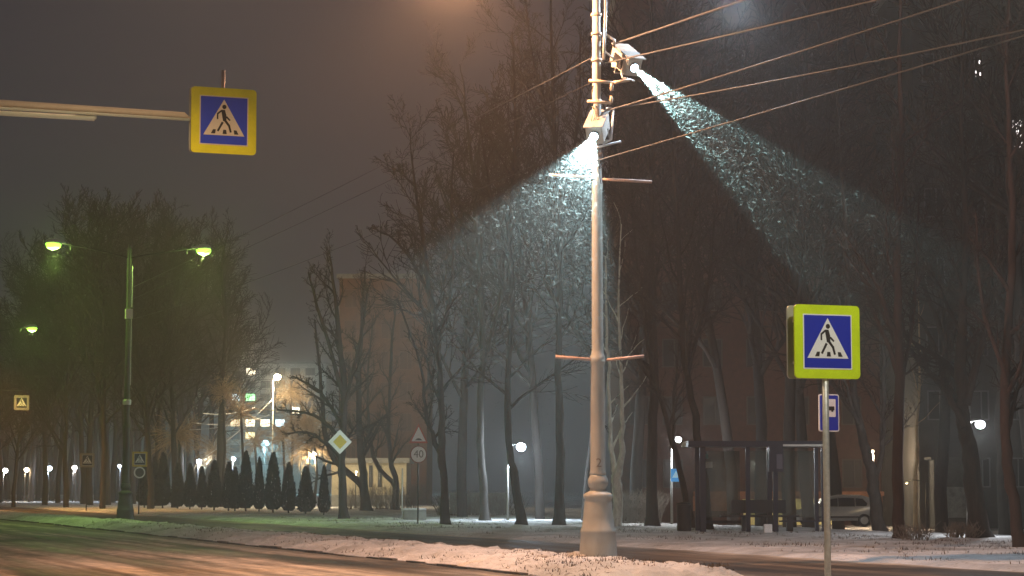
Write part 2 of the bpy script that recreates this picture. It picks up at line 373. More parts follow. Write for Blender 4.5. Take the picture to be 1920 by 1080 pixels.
b = MB(); b.lathe([(.17, 0), (.185, .02), (.185, .2), (.17, .22)], 20, (0, 0, 5.15)); b.build('band', M_galv, far_post)
P3 = P2 + D * .98; P3.z = 0
street_pole('lamp_post', 'distant lamp post whose green lamp glows low at the left edge', P3, M_pole2, [(1, GREEN, 600, 4, 750), (-1, SOD, 17000, 10, 200)])
P0 = P1 - D; P0.z = .1
street_pole('lamp_post', 'lamp post behind the viewer over the road', P0, M_pole2, [(-1, SOD, 9000, 20, 500), (1, (1, .9, .7), 9000, 20, 1200)])
# ------------------------------------------------------------ beam projectors on the main post
def frame_from(dirv, up=Vector((0, 0, 1))):
    z = dirv.normalized(); x = z.cross(up).normalized(); y = x.cross(z); M = Matrix((x, y, z)).transposed(); return M
def projector(label, lens, target, half, power, col, L=.86, wdt=.36, hgt=.40):
    dv = (target - lens); M = frame_from(dv).to_4x4(); M.translation = lens
    t = thing('beam_projector', label, 'projector', (0, 0, 0), 0, 'beam projectors on the lamp post'); t.matrix_world = M
    b = MB(); b.box((0, 0, -L / 2 - .02), (wdt, hgt, L)); b.build('case', M_house, t, bevel=.025)
    b = MB(); b.box((0, hgt / 2 + .02, -L / 2 + .01), (wdt + .06, .03, L + .12)); b.build('hood', M_galv, t, bevel=.008)
    b = MB(); b.box((wdt / 2 + .014, -.02, -L / 2), (.028, hgt * .6, L * .5))
    for k in range(5): b.box((wdt / 2 + .035, -.12 + k * .05, -L / 2), (.02, .02, L * .46))
    b.build('heat_sink', M_dark, t)
    b = MB(); b.path([(wdt / 2 + .05, 0, -L * .45), (wdt / 2 + .06, -hgt / 2 - .07, -L * .45), (-wdt / 2 - .06, -hgt / 2 - .07, -L * .45), (-wdt / 2 - .05, 0, -L * .45)], .02, 6); b.build('yoke', M_galv, t)
    b = MB(); b.path([(0, 0, -.03), (0, 0, .02)], .105, 20); rg = b.build('lens_ring', M_dark, t)
    b = MB(); b.path([(0, 0, .021), (0, 0, .03), (0, 0, .036)], [.09, .075, .03], 20); b.build('lens', emi('lens', (.65, .9, 1), 14), rg, True)
    l = bpy.data.lights.new('beam', 'SPOT'); l.energy = power; l.color = col; l.spot_size = 2 * half; l.spot_blend = .42; l.shadow_soft_size = .05
    o = bpy.data.objects.new('beam', l); C.objects.link(o); o.parent = t; o.location = (0, 0, .06); o.rotation_euler = (math.pi, 0, 0)
    return t
A1 = at(1114, 255, 45.35); B1 = at(1189, 127, 45.9)
T1_ = Vector((-1.77, 31, 0)); T2_ = Vector((9.9, 29, 0))
projector('lower of two grey box projectors on the post, throwing its beam down to the left', A1, T1_, R(14.4), 80000, (.60, .95, 1))
projector('upper of two grey box projectors on the post, throwing its beam down to the right', B1, T2_, R(6.9), 115000, (.55, 1, .98))
b = MB(); b.path([at(1137, 66, 45.7), at(1152, 75, 45.7), at(1152, 88, 45.85)], .03, 8); b.path([at(1129, 92, 45.7), at(1160, 118, 45.9)], .022, 6)
b.path([at(1165, 132, 45.75), at(1166, 145, 45.7), at(1190, 152, 45.7)], .025, 6); mpart(b, 'projector_bracket', M_galv)
b = MB(); b.path([at(1136, 203, 45.6), at(1150, 203, 45.55), at(1146, 262, 45.45), at(1130, 270, 45.5)], .024, 6); b.path([at(1106, 280, 45.4), at(1164, 265, 45.5)], .026, 8); mpart(b, 'projector_bracket', M_capsnow)
b = MB(); b.box(at(1151, 121, 45.6), (.09, .08, .1)); mpart(b, 'indicator_lamp', emi('amber', (1, .7, .3), 3), False)
# ------------------------------------------------------------ falling snow (dense where the projectors light it)
def snow_mat():
    m = bpy.data.materials.new('snowflake'); m.use_nodes = True; t = m.node_tree; t.nodes.clear(); N = t.nodes.new; L = t.links.new
    o = N('ShaderNodeOutputMaterial'); mx = N('ShaderNodeMixShader'); tr = N('ShaderNodeBsdfTransparent'); m2 = N('ShaderNodeMixShader')
    d = N('ShaderNodeBsdfDiffuse'); d.inputs[0].default_value = (.9, .9, .9, 1); e = N('ShaderNodeBsdfTranslucent'); e.inputs[0].default_value = (.9, .9, .9, 1)
    m2.inputs[0].default_value = .4; mx.inputs[0].default_value = .03
    L(d.outputs[0], m2.inputs[1]); L(e.outputs[0], m2.inputs[2]); L(tr.outputs[0], mx.inputs[1]); L(m2.outputs[0], mx.inputs[2]); L(mx.outputs[0], o.inputs[0]); return m
fl = MB()
def flake(p, s):
    a = Vector((rnd.gauss(0, 1), rnd.gauss(0, 1) * .6, rnd.gauss(-.1, .35))).normalized(); b_ = Vector((rnd.gauss(0, 1), rnd.gauss(0, 1), rnd.gauss(0, 1)))
    b_ = (b_ - a * b_.dot(a)).normalized(); c = a.cross(b_); n = len(fl.v); l = s * rnd.uniform(.7, 2.8)
    for q in (a * l, -a * l, b_ * s * .5, -b_ * s * .5, c * s * .4, -c * s * .4): fl.v.append(tuple(p + q))
    for f in ((0, 2, 4), (2, 1, 4), (1, 3, 4), (3, 0, 4), (2, 0, 5), (1, 2, 5), (3, 1, 5), (0, 3, 5)): fl.f.append(tuple(n + i for i in f)); fl.m.append(0)
for (A, T, half, n) in ((A1, T1_, R(12.6), 7000), (B1, T2_, R(6.0), 6000)):
    ax = (T - A).normalized(); x = ax.orthogonal().normalized(); y = ax.cross(x)
    for _ in range(n):
        r = .3 + 10 * rnd.random() ** 1.7; k = rnd.random() ** .62 * math.tan(half) * r * 1.05; w = rnd.uniform(0, 6.28)
        flake(A + ax * r + (x * math.cos(w) + y * math.sin(w)) * k, min(.032, .0075 * math.exp(abs(rnd.gauss(0, .7)))))
for _ in range(2500): flake(Vector((rnd.uniform(-9, 12), rnd.uniform(38, 62), rnd.uniform(.5, 14))), rnd.uniform(.006, .014))
tag(fl.build('falling_snow', snow_mat()), kind='stuff')
# ------------------------------------------------------------ overhead wires
def wire(label, pts_a, pts_b, sag, r=.014, m=None, group='wires strung from the lamp post', over=1.0):
    a, b_ = Vector(pts_a), Vector(pts_b); b_ = a + (b_ - a) * over; mb = MB(); P = []
    for i in range(41): t = i / 40; P.append(a.lerp(b_, t) - Vector((0, 0, sag * 4 * t * (1 - t))))
    mb.path(P, r, 6); return tag(mb.build('overhead_wire', m or M_cable, None, True), label, 'wire', group)
wire('uppermost wire leaving the pale lamp post to the top right', at(1152, 82, 45.9), at(1385, -2, 40), .1, .022, over=6)
wire('second wire down, passing behind the upper projector to the top right', at(1135, 118, 45.9), at(1600, -2, 36), .15, .017, over=4)
wire('upper wire of the close pair leaving the post at the clamp', at(1130, 210, 45.9), at(1750, -4, 34), .2, .016, over=3)
wire('lower wire of the close pair leaving the post at the clamp', at(1132, 206, 45.9), at(1860, 15, 33), .5, .014, over=3)
wire('lowest wire crossing the upper right beam', at(1060, 318, 46.3), at(1880, 68, 33), .1, .014, over=3)
wire('wire running from the pale post leftward down to the far green post', at(1120, 103, 45.7), at(250, 538, 94.8), .1, .010)
wire('fainter lower wire between the pale post and the far green post', at(1118, 150, 45.7), at(250, 560, 94.8), .1, .008, M_dark)
wire('thin wire across the beam side of the pale post toward the far left', at(1118, 258, 45.7), at(250, 598, 94.8), .3, .008, M_dark)
# ------------------------------------------------------------ signs
def rrect(w, h, r, cx=0, cz=0, n=6):
    P = []
    for (sx, sz, a0) in ((1, 1, 0), (-1, 1, 90), (-1, -1, 180), (1, -1, 270)):
        for i in range(n + 1): a = R(a0 + 90 * i / n); P.append((cx + sx * (w / 2 - r) + r * math.cos(a), cz + sz * (h / 2 - r) + r * math.sin(a)))
    return P
def seg(a, b_, w0, w1=None):
    w1 = w1 or w0; dx, dz = b_[0] - a[0], b_[1] - a[1]; l = math.hypot(dx, dz); nx, nz_ = -dz / l, dx / l
    return [(a[0] + nx * w0 / 2, a[1] + nz_ * w0 / 2), (b_[0] + nx * w1 / 2, b_[1] + nz_ * w1 / 2), (b_[0] - nx * w1 / 2, b_[1] - nz_ * w1 / 2), (a[0] - nx * w0 / 2, a[1] - nz_ * w0 / 2)]
def crossing_face(t, zc, outer, ym, bm_, y0=0, s=1.0, whitem=None):
    wm = whitem or M_white; inner = outer * .715
    b = MB(); b.prism(rrect(outer, outer, outer * .06, 0, zc), y0 - .03, y0 + .0); bd = b.build('board', ym, t)
    b = MB(); b.prism(rrect(inner + .035, inner + .035, .012, 0, zc), y0 - .034, y0 - .0295); b.build('white_border', wm, bd)
    b = MB(); b.prism(rrect(inner, inner, .01, 0, zc), y0 - .038, y0 - .0335); bp = b.build('blue_panel', bm_, bd)
    k = inner
    b = MB(); b.prism([(0, zc + .45 * k), (-.44 * k, zc - .315 * k), (.44 * k, zc - .315 * k)], y0 - .042, y0 - .0375); b.build('white_triangle', wm, bd)
    b = MB(); q = lambda x, z: ((x - 367) / 335 * k, zc + (345 - z) / 390 * k)
    def pr(pts, d=0): b.prism(pts, y0 - .046 - d, y0 - .0415)
    pr([(q(368, 231)[0] + .045 * k * math.cos(a * .5236), q(368, 231)[1] + .047 * k * math.sin(a * .5236)) for a in range(12)])
    pr([q(346, 256), q(372, 256), q(383, 300), q(384, 348), q(360, 350), q(352, 300)])
    pr(seg(q(350, 262), q(320, 290), .035 * k), .0004); pr(seg(q(320, 284), q(320, 335), .032 * k), .0008)
    pr(seg(q(383, 312), q(410, 342), .038 * k, .03 * k), .0012)
    pr(seg(q(372, 340), q(403, 386), .05 * k, .045 * k), .0016); pr(seg(q(401, 378), q(416, 440), .045 * k, .04 * k), .002)
    pr(seg(q(357, 358), q(322, 434), .045 * k, .04 * k), .0024)
    for cx in (290, 372, 455):
        sl = (372 - cx) * .1; pr([q(cx - 10 + sl, 421), q(cx + 10 + sl, 421), q(cx + 15 - sl * .2, 455), q(cx - 15 - sl * .2, 455)], .0004)
    b.build('pedestrian_figure', M_black, bd); return bd
# right-hand crossing sign, on the near end of the median
YR = 31.5; xr = at(1553, 900, YR).x
t = thing('crossing_sign', 'large lime-yellow pedestrian crossing sign on a grey post, nearest at right', 'road sign', (xr, YR, .1), ROT)
zc = at(1553, 641, YR).z - .1
b = MB(); b.path([(0, .05, -.1), (0, .05, zc + .5)], .048, 18); b.build('post', M_galv, t, True)
crossing_face(t, zc, 1.06, M_yel, M_blue)
b = MB(); b.prism(rrect(1.06, 1.06, .06, -.0, zc), .20, .225); bb = b.build('back_board', mat('sign_back', (.5, .48, .45), .45, .4, var=.15, scale=4), t)
b = MB()
for dz in (-.3, .3): b.box((0, .125, zc + dz), (.9, .14, .04))
b.build('mounting_rail', M_galv, t)
# overhead sign and its cantilever mast at left
YL = 34.6; pl = at(419, 227, YL); t = thing('crossing_sign', 'yellow pedestrian crossing sign hung from a horizontal arm at upper left', 'road sign', (pl.x, YL, 0), ROT)
crossing_face(t, pl.z, 1.06, M_yel2, M_blue2, s=1, whitem=mat('sign_white_warm_lit', (.8, .66, .52), .5))  # its white also carries the orange lamplight in its colour
b = MB(); b.prism(rrect(1.06, 1.06, .06, -.0, pl.z + .02), .12, .14); b.build('back_board', mat('sign_back', (.5, .48, .45)), t)
b = MB(); b.path([(.0, .06, pl.z - .4), (0, .06, pl.z + .83)], .03, 12); b.build('hanger', M_bar, t, True)
mast = thing('cantilever_mast', 'pale tubular cantilever arm reaching in from the left edge above the road', 'sign gantry', (pl.x, YL, 0), ROT)
zt = pl.z + .06
b = MB(); b.path([(-9.6, .06, zt + .05), (-.62, .06, zt), (-.55, .06, zt - .03)], [.075, .055, .02], 14); b.path([(-.56, .06, zt - .04), (0, .06, zt - .04)], .03, 8); b.build('arm', mat('mast_paint', (.75, .62, .48), .5, var=.1), mast, True)
b = MB(); b.path([(-9.5, .05, zt - .15), (-2.05, .05, zt - .13)], .04, 12); b.path([(-9.5, .0, zt - .06), (-.55, .0, zt - .07)], .022, 8)
for xx in (-2.1, -3.25, -4.6, -6, -7.4): b.box((xx, .05, zt - .07), (.16, .05, .14))
b.build('lower_tube', mat('mast_pale', (.66, .68, .56), .5), mast, True)
b = MB(); b.lathe([(.16, 0), (.14, 2), (.1, zt + .3)], 20, (-9.6, .06, 0)); b.build('mast', M_galv, mast, True)
# added lamps, out of frame, put there to light the two crossing signs
def sign_fill_lamp(label, u, v0, v1, z, col, power):
    t = thing('sign_fill_lamp', label, 'street lamp', uv(u, v0, .1), ROT, 'added lamps for the signs'); dx = v1 - v0; sg = 1 if dx > 0 else -1
    b = MB(); b.lathe([(.11, 0), (.07, z - .6)], 16); b.path([(0, 0, z - .6), (dx * .2, 0, z - .05), (dx, 0, z + .05)], .04, 8); b.build('pole', M_galv, t, True)
    b = MB(); b.path([(dx, 0, z + .05), (dx + sg * .15, 0, z + .05), (dx + sg * .7, 0, z + .05)], [.05, .14, .06], 10); h = b.build('lamp_head', M_galv, t, True)
    down('lamp_light', h, (dx + sg * .4, 0, z - .12), col, power, 70, .5)
sign_fill_lamp('added unseen lamp with a long arm over the near lanes, lighting the left sign', 29, -.5, 6, 10.2, (1, .70, .38), 1900)
sign_fill_lamp('added unseen lamp on the near median island, lighting the right sign', 22, 17.2, 15, 9, (1, .97, .82), 1700)
# diamond, hump + 40, stop sign
def post_thing(name, label, px, Y, rz=ROT, cat='road sign', r=.035, top=None, m=None):
    p = gp(px, Y); t = thing(name, label, cat, p, rz); b = MB(); b.path([(0, .04, -.1), (0, .04, top)], r, 10); b.build('post', m or M_dark, t, True); return t
t = post_thing('priority_sign', 'white and yellow diamond priority road sign before the dark tree', 638, 104, top=3.9); zc = at(638, 832, 104).z
dm = lambda k: [(0, zc + k), (-k, zc), (0, zc - k), (k, zc)]
b = MB(); b.prism(dm(.58), -.02, .01); bo = b.build('white_border', M_white, t); b = MB(); b.prism(dm(.34), -.03, -.019); b.build('yellow_centre', mat('dull_yellow', (.62, .46, .05), .5), bo)
t = post_thing('speed_limit_sign', 'red-rimmed hump warning triangle above a round 40 speed limit sign', 785, 91, top=3.5); z1 = at(785, 819, 91).z; z2 = at(785, 856, 91).z
tri = lambda k, y0, y1, o=0: MB().prism([(0, z1 + .46 * k + o), (-.42 * k, z1 - .36 * k + o), (.42 * k, z1 - .36 * k + o)], y0, y1)
o1 = tri(.98, -.02, .01).build('red_rim', M_red, t); tri(.74, -.028, -.019, -.01).build('white_face', M_white, o1)
b = MB(); b.prism([(-.17, z1 - .24), (-.12, z1 - .2), (-.07, z1 - .165), (.0, z1 - .15), (.07, z1 - .165), (.12, z1 - .2), (.17, z1 - .24)], -.036, -.027); b.build('hump_symbol', M_black, o1)
circ = lambda r, y0, y1, zc_: MB().prism([(r * math.cos(a * math.pi / 16), zc_ + r * math.sin(a * math.pi / 16)) for a in range(32)], y0, y1)
o2 = circ(.37, -.02, .01, z2).build('red_ring', mat('dark_red', (.22, .06, .05)), t); circ(.325, -.028, -.019, z2).build('white_disc', M_white, o2)
text_obj('40', 'numerals', mat('grey_paint', (.25, .23, .2)), .44, o2, (0, -.032, z2))
t = post_thing('bus_stop_sign', 'blue and white bus stop sign half hidden behind the near grey post', 1553, 54, top=3.9); zc = at(1552, 781, 54).z
b = MB(); b.prism(rrect(.56, .92, .05, 0, zc), -.02, .01); o1 = b.build('white_border', M_white, t)
b = MB(); b.prism(rrect(.50, .86, .03, 0, zc), -.028, -.019); b.build('blue_panel', M_blue, o1)
b = MB(); b.prism(rrect(.36, .44, .02, 0, zc + .12), -.034, -.027); b.build('white_panel', M_white, o1)
b = MB(); b.prism(rrect(.28, .1, .02, 0, zc + .11), -.04, -.033); b.prism(seg((-.14, zc + .16), (-.14, zc + .05), .03), -.041, -.0333)
for sx in (-.07, .08): b.prism([(sx + .028 * math.cos(a), zc + .05 + .028 * math.sin(a)) for a in [k * .785 for k in range(8)]], -.042, -.0334)
b.build('bus_symbol', M_black, o1)
# far small crossing signs at left
def small_cross(label, px, py, Y, size, post=None, ym=None, bm_=None):
    p = gp(px, Y); t = thing('crossing_sign', label, 'road sign', p, ROT); z = at(px, py, Y).z - p.z
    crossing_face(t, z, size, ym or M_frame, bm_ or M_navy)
    b = MB()
    if post == 'arm':
        b.path([(0, .05, z - .4), (0, .05, z + .9)], .03, 8); b.path([(0, .05, z + .8), (-9, .05, z + 1.1), (-9, .05, 0)], .05, 8); b.build('arm', M_dark, t)
    else:
        b.path([(post, .05, -.1), (post, .05, z + .5)], .04, 8); b.build('post', M_dark, t)
    return t
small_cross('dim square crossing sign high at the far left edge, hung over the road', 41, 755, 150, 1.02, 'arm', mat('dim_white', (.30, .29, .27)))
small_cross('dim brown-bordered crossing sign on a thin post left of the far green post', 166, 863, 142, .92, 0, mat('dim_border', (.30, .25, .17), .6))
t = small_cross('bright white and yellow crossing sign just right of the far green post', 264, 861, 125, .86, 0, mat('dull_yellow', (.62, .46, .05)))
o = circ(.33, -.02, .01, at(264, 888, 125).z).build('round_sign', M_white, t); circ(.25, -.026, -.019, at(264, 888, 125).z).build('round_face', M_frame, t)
# ------------------------------------------------------------ trees
class Grow:
    RM = .009
    def __init__(s, seed, tr, cr): s.r = random.Random(seed); s.t = tr; s.c = cr
    def vec(s, k): return Vector((s.r.gauss(0, k), s.r.gauss(0, k), s.r.gauss(0, k)))
    def branch(s, p, d, r, L, lvl, maxl, up=.06, ratio=.55, dens=1.0):
        n = (9, 7, 5, 3, 3)[lvl]; pts = [p.copy()]; rads = [r]; wob = (.05, .12, .16, .18, .2)[lvl]; q = p.copy(); dd = d.normalized(); dirs = [dd]
        for i in range(n):
            dd = (dd + s.vec(wob) + Vector((0, 0, up))).normalized(); q = q + dd * (L / n); pts.append(q.copy()); dirs.append(dd)
            rads.append(max(s.RM * .7, r * (1 - .82 * (i + 1) / n)))
        (s.t if lvl <= 1 else s.c).path(pts, rads, (9, 6, 4, 3, 3)[lvl], False)
        if lvl < maxl: s.kids(pts, rads, dirs, L, lvl, maxl, (.28, .15, .12, .1)[lvl], up, ratio, dens)
    def kids(s, pts, rads, dirs, L, lvl, maxl, t0, up, ratio, dens):
        cnt = int((15, 9, 7, 5)[lvl] * dens + s.r.random()); n = len(pts) - 1
        for k in range(cnt):
            t = t0 + (1 - t0) * (k + s.r.random()) / cnt; i = min(n - 1, int(t * n)); f = t * n - i
            p = pts[i].lerp(pts[i + 1], f); rr = rads[i] * (1 - f) + rads[i + 1] * f; dv = dirs[min(i + 1, n)]
            a = dv.orthogonal().normalized(); a = Matrix.Rotation(s.r.uniform(0, 6.283), 3, dv) @ a
            ang = s.r.uniform(.42, .95); c = (dv * math.cos(ang) + a * math.sin(ang))
            s.branch(p, c, max(s.RM, rr * s.r.uniform(.45, .68)), L * ratio * (1.15 - .75 * t) * s.r.uniform(.7, 1.2), lvl + 1, maxl, up, ratio, dens)
def tree_proto(seed, H, r0, up=.07, ratio=.5, dens=1.0, maxl=3):
    tr, cr = MB(), MB(); g_ = Grow(seed, tr, cr)
    g_.branch(Vector((0, 0, -.15)), Vector((g_.r.uniform(-.06, .06), g_.r.uniform(-.05, .05), 1)), r0, H, 0, maxl, up, ratio, dens)
    return tr, cr
def make_tree(label, loc, proto_meshes, s, rz, group, mt=None, name='bare_tree'):
    t = thing(name, label, 'tree', loc, rz, group); t.scale = (s, s, s)
    for nme, me in zip(('trunk', 'crown'), proto_meshes):
        o = bpy.data.objects.new(nme, me); C.objects.link(o); o.parent = t
    return t
PROTO = []; FARP = []
for i, (H, r0, up, ra, de) in enumerate([(18, .26, .08, .48, 1.0), (19, .22, .10, .42, 1.05), (16, .25, .05, .55, 1.0), (20, .28, .09, .45, .95), (17, .2, .07, .5, 1.1)]):
    tr, cr = tree_proto(100 + i, H, r0, up, ra, de)
    a = tr.build('trunk', M_bark, None, True); b = cr.build('crown', M_twig)
    PROTO.append((a.data, b.data)); bpy.data.objects.remove(a); bpy.data.objects.remove(b)
Grow.RM = .024
for i, (H, r0, up, ra, de) in enumerate([(18, .26, .08, .50, 1.25), (19, .22, .10, .46, 1.3), (16, .25, .05, .58, 1.25), (20, .28, .09, .48, 1.2)]):
    tr, cr = tree_proto(200 + i, H, r0, up, ra, de)
    a = tr.build('trunk', M_bark, None, True); b = cr.build('crown', M_twig)
    FARP.append((a.data, b.data)); bpy.data.objects.remove(a); bpy.data.objects.remove(b)
Grow.RM = .012
def hero(label, Y, limbs, seed, bark=M_bark, t0=.35, dens=1.0, Lk=.30, group='bare trees on the verge', up=.06, flare=True, maxl=3, name='bare_tree'):
    bx, by, bw = limbs[0][0]; base = gp(bx, Y); t = thing(name, label, 'tree', base, 0, group)
    tr, cr = MB(), MB(); g_ = Grow(seed, tr, cr)
    for li, lm in enumerate(limbs):
        pts = []; rads = []; yo = 0 if li == 0 else 0
        drift = g_.r.uniform(-1.6, 1.6)
        for i, (px, py, w) in enumerate(lm):
            q = at(px, py, Y + drift * i / len(lm) * (1 if li or i > 2 else .3)) - base
            if li == 0 and i == 0: q = Vector((0, 0, -.15))
            pts.append(q); rads.append(w / F * Y / 2)
        # resample smoothly
        P, Rr = [], []
        for i in range(len(pts) - 1):
            p0 = pts[max(i - 1, 0)]; p1 = pts[i]; p2 = pts[i + 1]; p3 = pts[min(i + 2, len(pts) - 1)]
            for k in range(4):
                u_ = k / 4; q = .5 * ((2 * p1) + (p2 - p0) * u_ + (2 * p0 - 5 * p1 + 4 * p2 - p3) * u_ ** 2 + (3 * p1 - p0 - 3 * p2 + p3) * u_ ** 3)
                P.append(q + g_.vec(.025)); Rr.append((rads[i] * (1 - u_) + rads[i + 1] * u_) * g_.r.uniform(.93, 1.07))
        P.append(pts[-1]); Rr.append(rads[-1])
        if li == 0 and flare: Rr[0] *= 1.55; Rr[1] *= 1.12
        tr.path(P, Rr, 12, False)
        Lt = sum((P[i + 1] - P[i]).length for i in range(len(P) - 1)); dirs = [(P[min(i + 1, len(P) - 1)] - P[max(i - 1, 0)]).normalized() for i in range(len(P))]
        g_.kids(P, Rr, dirs, max(3.5, Lt) * Lk / .5, 0, maxl, t0 if li == 0 else .2, up, .5, dens * (1 if li == 0 else .8))
    tr.build('trunk', bark, t, True); cr.build('crown', M_twig, t); return t
hero('dark bare tree with low arching limbs right behind the diamond sign', 105,
     [[(647, 975, 17), (642, 900, 15), (640, 850, 15), (645, 760, 13), (636, 640, 10), (626, 540, 6), (618, 480, 3)], [(644, 740, 9), (602, 600, 6), (578, 510, 3)], [(641, 800, 8), (600, 735, 6), (548, 705, 3)],
      [(641, 825, 8), (590, 780, 6), (520, 768, 3)], [(641, 860, 8), (590, 815, 5), (535, 812, 2)], [(643, 780, 8), (675, 640, 6), (690, 540, 3)]], 5, dens=.95, Lk=.24)
hero('bare tree with a thick slanting fork before the cream wall left of the hump sign', 140,
     [[(688, 950, 20), (682, 900, 17), (677, 850, 13), (672, 747, 10), (676, 644, 8), (684, 500, 3)], [(686, 915, 16), (655, 888, 12), (628, 862, 11), (610, 813, 9), (600, 700, 6), (590, 600, 3)]], 6, M_barkg, dens=.95, Lk=.26)
hero('forked bare tree in front of the ochre building, between fork tree and hump sign', 150,
     [[(742, 945, 14), (742, 905, 12), (732, 860, 9), (729, 778, 7), (736, 640, 5), (742, 560, 2)], [(741, 912, 9), (705, 868, 8), (693, 813, 6), (690, 700, 4), (700, 590, 2)]], 7, M_barkg, dens=.9, Lk=.24)
hero('tall dark tree with a side limb, just right of the 40 sign', 89,
     [[(836, 987, 18), (833, 900, 15), (828, 850, 15), (828, 760, 12), (820, 640, 11), (802, 520, 9), (790, 420, 7), (776, 330, 4), (768, 240, 2)], [(829, 865, 11), (812, 820, 9), (800, 780, 7), (790, 690, 5), (745, 560, 3)],
      [(822, 660, 9), (848, 520, 7), (845, 400, 5), (850, 290, 3)], [(808, 560, 7), (760, 470, 5), (705, 430, 2)]], 8, dens=1.1, Lk=.27)
hero('tall straight tree with grey trunk, second right of the 40 sign', 100,
     [[(910, 978, 19), (905, 900, 16), (901, 800, 14), (905, 650, 12), (900, 500, 10), (892, 400, 9), (884, 300, 7), (872, 200, 4), (862, 120, 2)], [(903, 700, 8), (938, 560, 7), (958, 430, 5), (985, 310, 2)],
      [(898, 520, 7), (860, 430, 5), (820, 330, 3)]], 9, M_barkg, dens=1.1, Lk=.27)
hero('dark tree leaning left beside the white park lamp', 89,
     [[(978, 987, 20), (966, 900, 16), (956, 850, 14), (951, 720, 12), (960, 560, 10), (955, 420, 8), (966, 250, 6), (960, 60, 3)], [(956, 480, 6), (920, 360, 5), (900, 230, 2)]], 10, dens=1.1, Lk=.26)
hero('dark tree rising straight just left of the pale lamp post', 88,
     [[(1048, 988, 20), (1051, 850, 17), (1046, 700, 14), (1051, 500, 11), (1042, 300, 9), (1036, 150, 7), (1030, -60, 3)], [(1046, 420, 7), (1080, 250, 5), (1090, 60, 3)], [(1041, 260, 6), (1000, 120, 4), (985, -20, 2)]], 12, dens=1.1, Lk=.26)
hero('pale forked tree with whitewashed trunk just right of the lamp post base', 85,
     [[(1154, 988, 19), (1159, 930, 19), (1156, 895, 18), (1166, 860, 12), (1167, 800, 9), (1165, 690, 6), (1160, 560, 4), (1165, 420, 2)], [(1157, 905, 11), (1147, 852, 9), (1143, 780, 7), (1140, 650, 5), (1135, 480, 3)]], 13, M_pale, t0=.6, dens=.7, Lk=.2)
hero('broad dark trunk between the whitewashed tree and the small blue sign', 86,
     [[(1222, 988, 24), (1222, 850, 20), (1225, 700, 17), (1220, 450, 12), (1225, 200, 8), (1220, -40, 5)], [(1222, 640, 8), (1190, 450, 6), (1180, 250, 3)]], 14, dens=1, Lk=.26)
hero('slender grey tree slanting left near the litter bin', 82, [[(1297, 992, 13), (1272, 880, 11), (1247, 780, 9), (1226, 700, 7), (1203, 580, 5), (1195, 420, 2)], [(1262, 840, 7), (1264, 740, 5), (1275, 600, 3)]], 15, M_barkg, dens=.8, Lk=.25)
hero('dark slanting tree at the left end of the bus shelter', 79, [[(1327, 996, 18), (1319, 900, 16), (1302, 780, 14), (1282, 640, 12), (1272, 450, 9), (1262, 200, 6), (1265, -30, 3)], [(1290, 700, 8), (1330, 520, 6), (1350, 300, 3)]], 16, dens=1, Lk=.26)
hero('grey forked tree with snow in its fork, right of the silver car', 76,
     [[(1644, 1002, 28), (1640, 930, 23), (1634, 880, 21), (1614, 810, 16), (1600, 720, 14), (1592, 600, 11), (1583, 400, 8), (1572, 200, 5), (1570, 0, 3)], [(1640, 895, 13), (1652, 850, 9), (1657, 750, 8), (1652, 600, 6), (1658, 430, 3)]], 17, M_barkg, dens=1, Lk=.25)
hero('straight reddish-brown trunk right of the snowy forked tree', 65, [[(1681, 1022, 23), (1683, 900, 21), (1686, 700, 18), (1681, 500, 15), (1690, 250, 10), (1686, -30, 6)], [(1685, 760, 9), (1712, 600, 7), (1722, 400, 4)]], 18, M_barkr, dens=1, Lk=.25)
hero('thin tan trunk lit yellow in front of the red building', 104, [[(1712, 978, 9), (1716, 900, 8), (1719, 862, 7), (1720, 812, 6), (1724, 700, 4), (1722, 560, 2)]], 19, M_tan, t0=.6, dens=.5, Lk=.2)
hero('massive dark trunk with a crooked limb reaching up left, before the right park lamp', 67,
     [[(1833, 1013, 40), (1824, 900, 34), (1816, 830, 30), (1806, 780, 26), (1800, 650, 20), (1810, 450, 14), (1802, 200, 8), (1810, -20, 4)], [(1810, 800, 17), (1776, 738, 11), (1740, 692, 9), (1708, 652, 6), (1692, 590, 3)], [(1812, 760, 14), (1850, 600, 10), (1862, 420, 6)]], 20, dens=1, Lk=.22)
hero('grey trunk standing behind the right park lamp', 88, [[(1880, 990, 22), (1876, 850, 20), (1878, 600, 15), (1870, 300, 9), (1875, 0, 5)], [(1877, 700, 9), (1910, 500, 6)]], 21, M_barkg, dens=1, Lk=.25)
hero('warm-lit trunk at the right edge of the frame', 57, [[(1907, 1032, 22), (1898, 930, 21), (1887, 850, 20), (1886, 700, 18), (1899, 450, 14), (1890, 200, 9), (1895, -20, 6)], [(1887, 720, 10), (1840, 560, 7), (1830, 400, 4)]], 22, M_barkr, dens=1, Lk=.23)
for (px, Y, k, s_, lab) in ((1190, 97, 0, 1.15, 'dark tree behind the whitewashed tree'), (1372, 92, 1, 1.15, 'dark tree seen through the left bay of the bus shelter'), (1425, 100, 3, 1.15, 'dark tree behind the middle of the bus shelter'),
                            (1478, 94, 4, 1.2, 'dark tree behind the timetable box'), (1516, 99, 0, 1.15, 'dark tree seen through the right bay of the bus shelter'), (1570, 112, 3, 1.2, 'dark tree behind the silver car'),
                            (1762, 96, 2, 1.25, 'dark tree before the grey doorway'), (1100, 99, 3, 1.05, 'dark tree hidden behind the pale lamp post'), (1012, 104, 1, 1.1, 'slim dark tree between the park lamp and the pale lamp post'),
                            (868, 112, 4, 1.1, 'slim dark tree behind the low concrete wall'), (1940, 75, 3, 1.1, 'dark tree just past the right edge')):
    make_tree(lab, gp(px, Y), FARP[k % 4], s_, px * .7, 'bare trees on the verge')
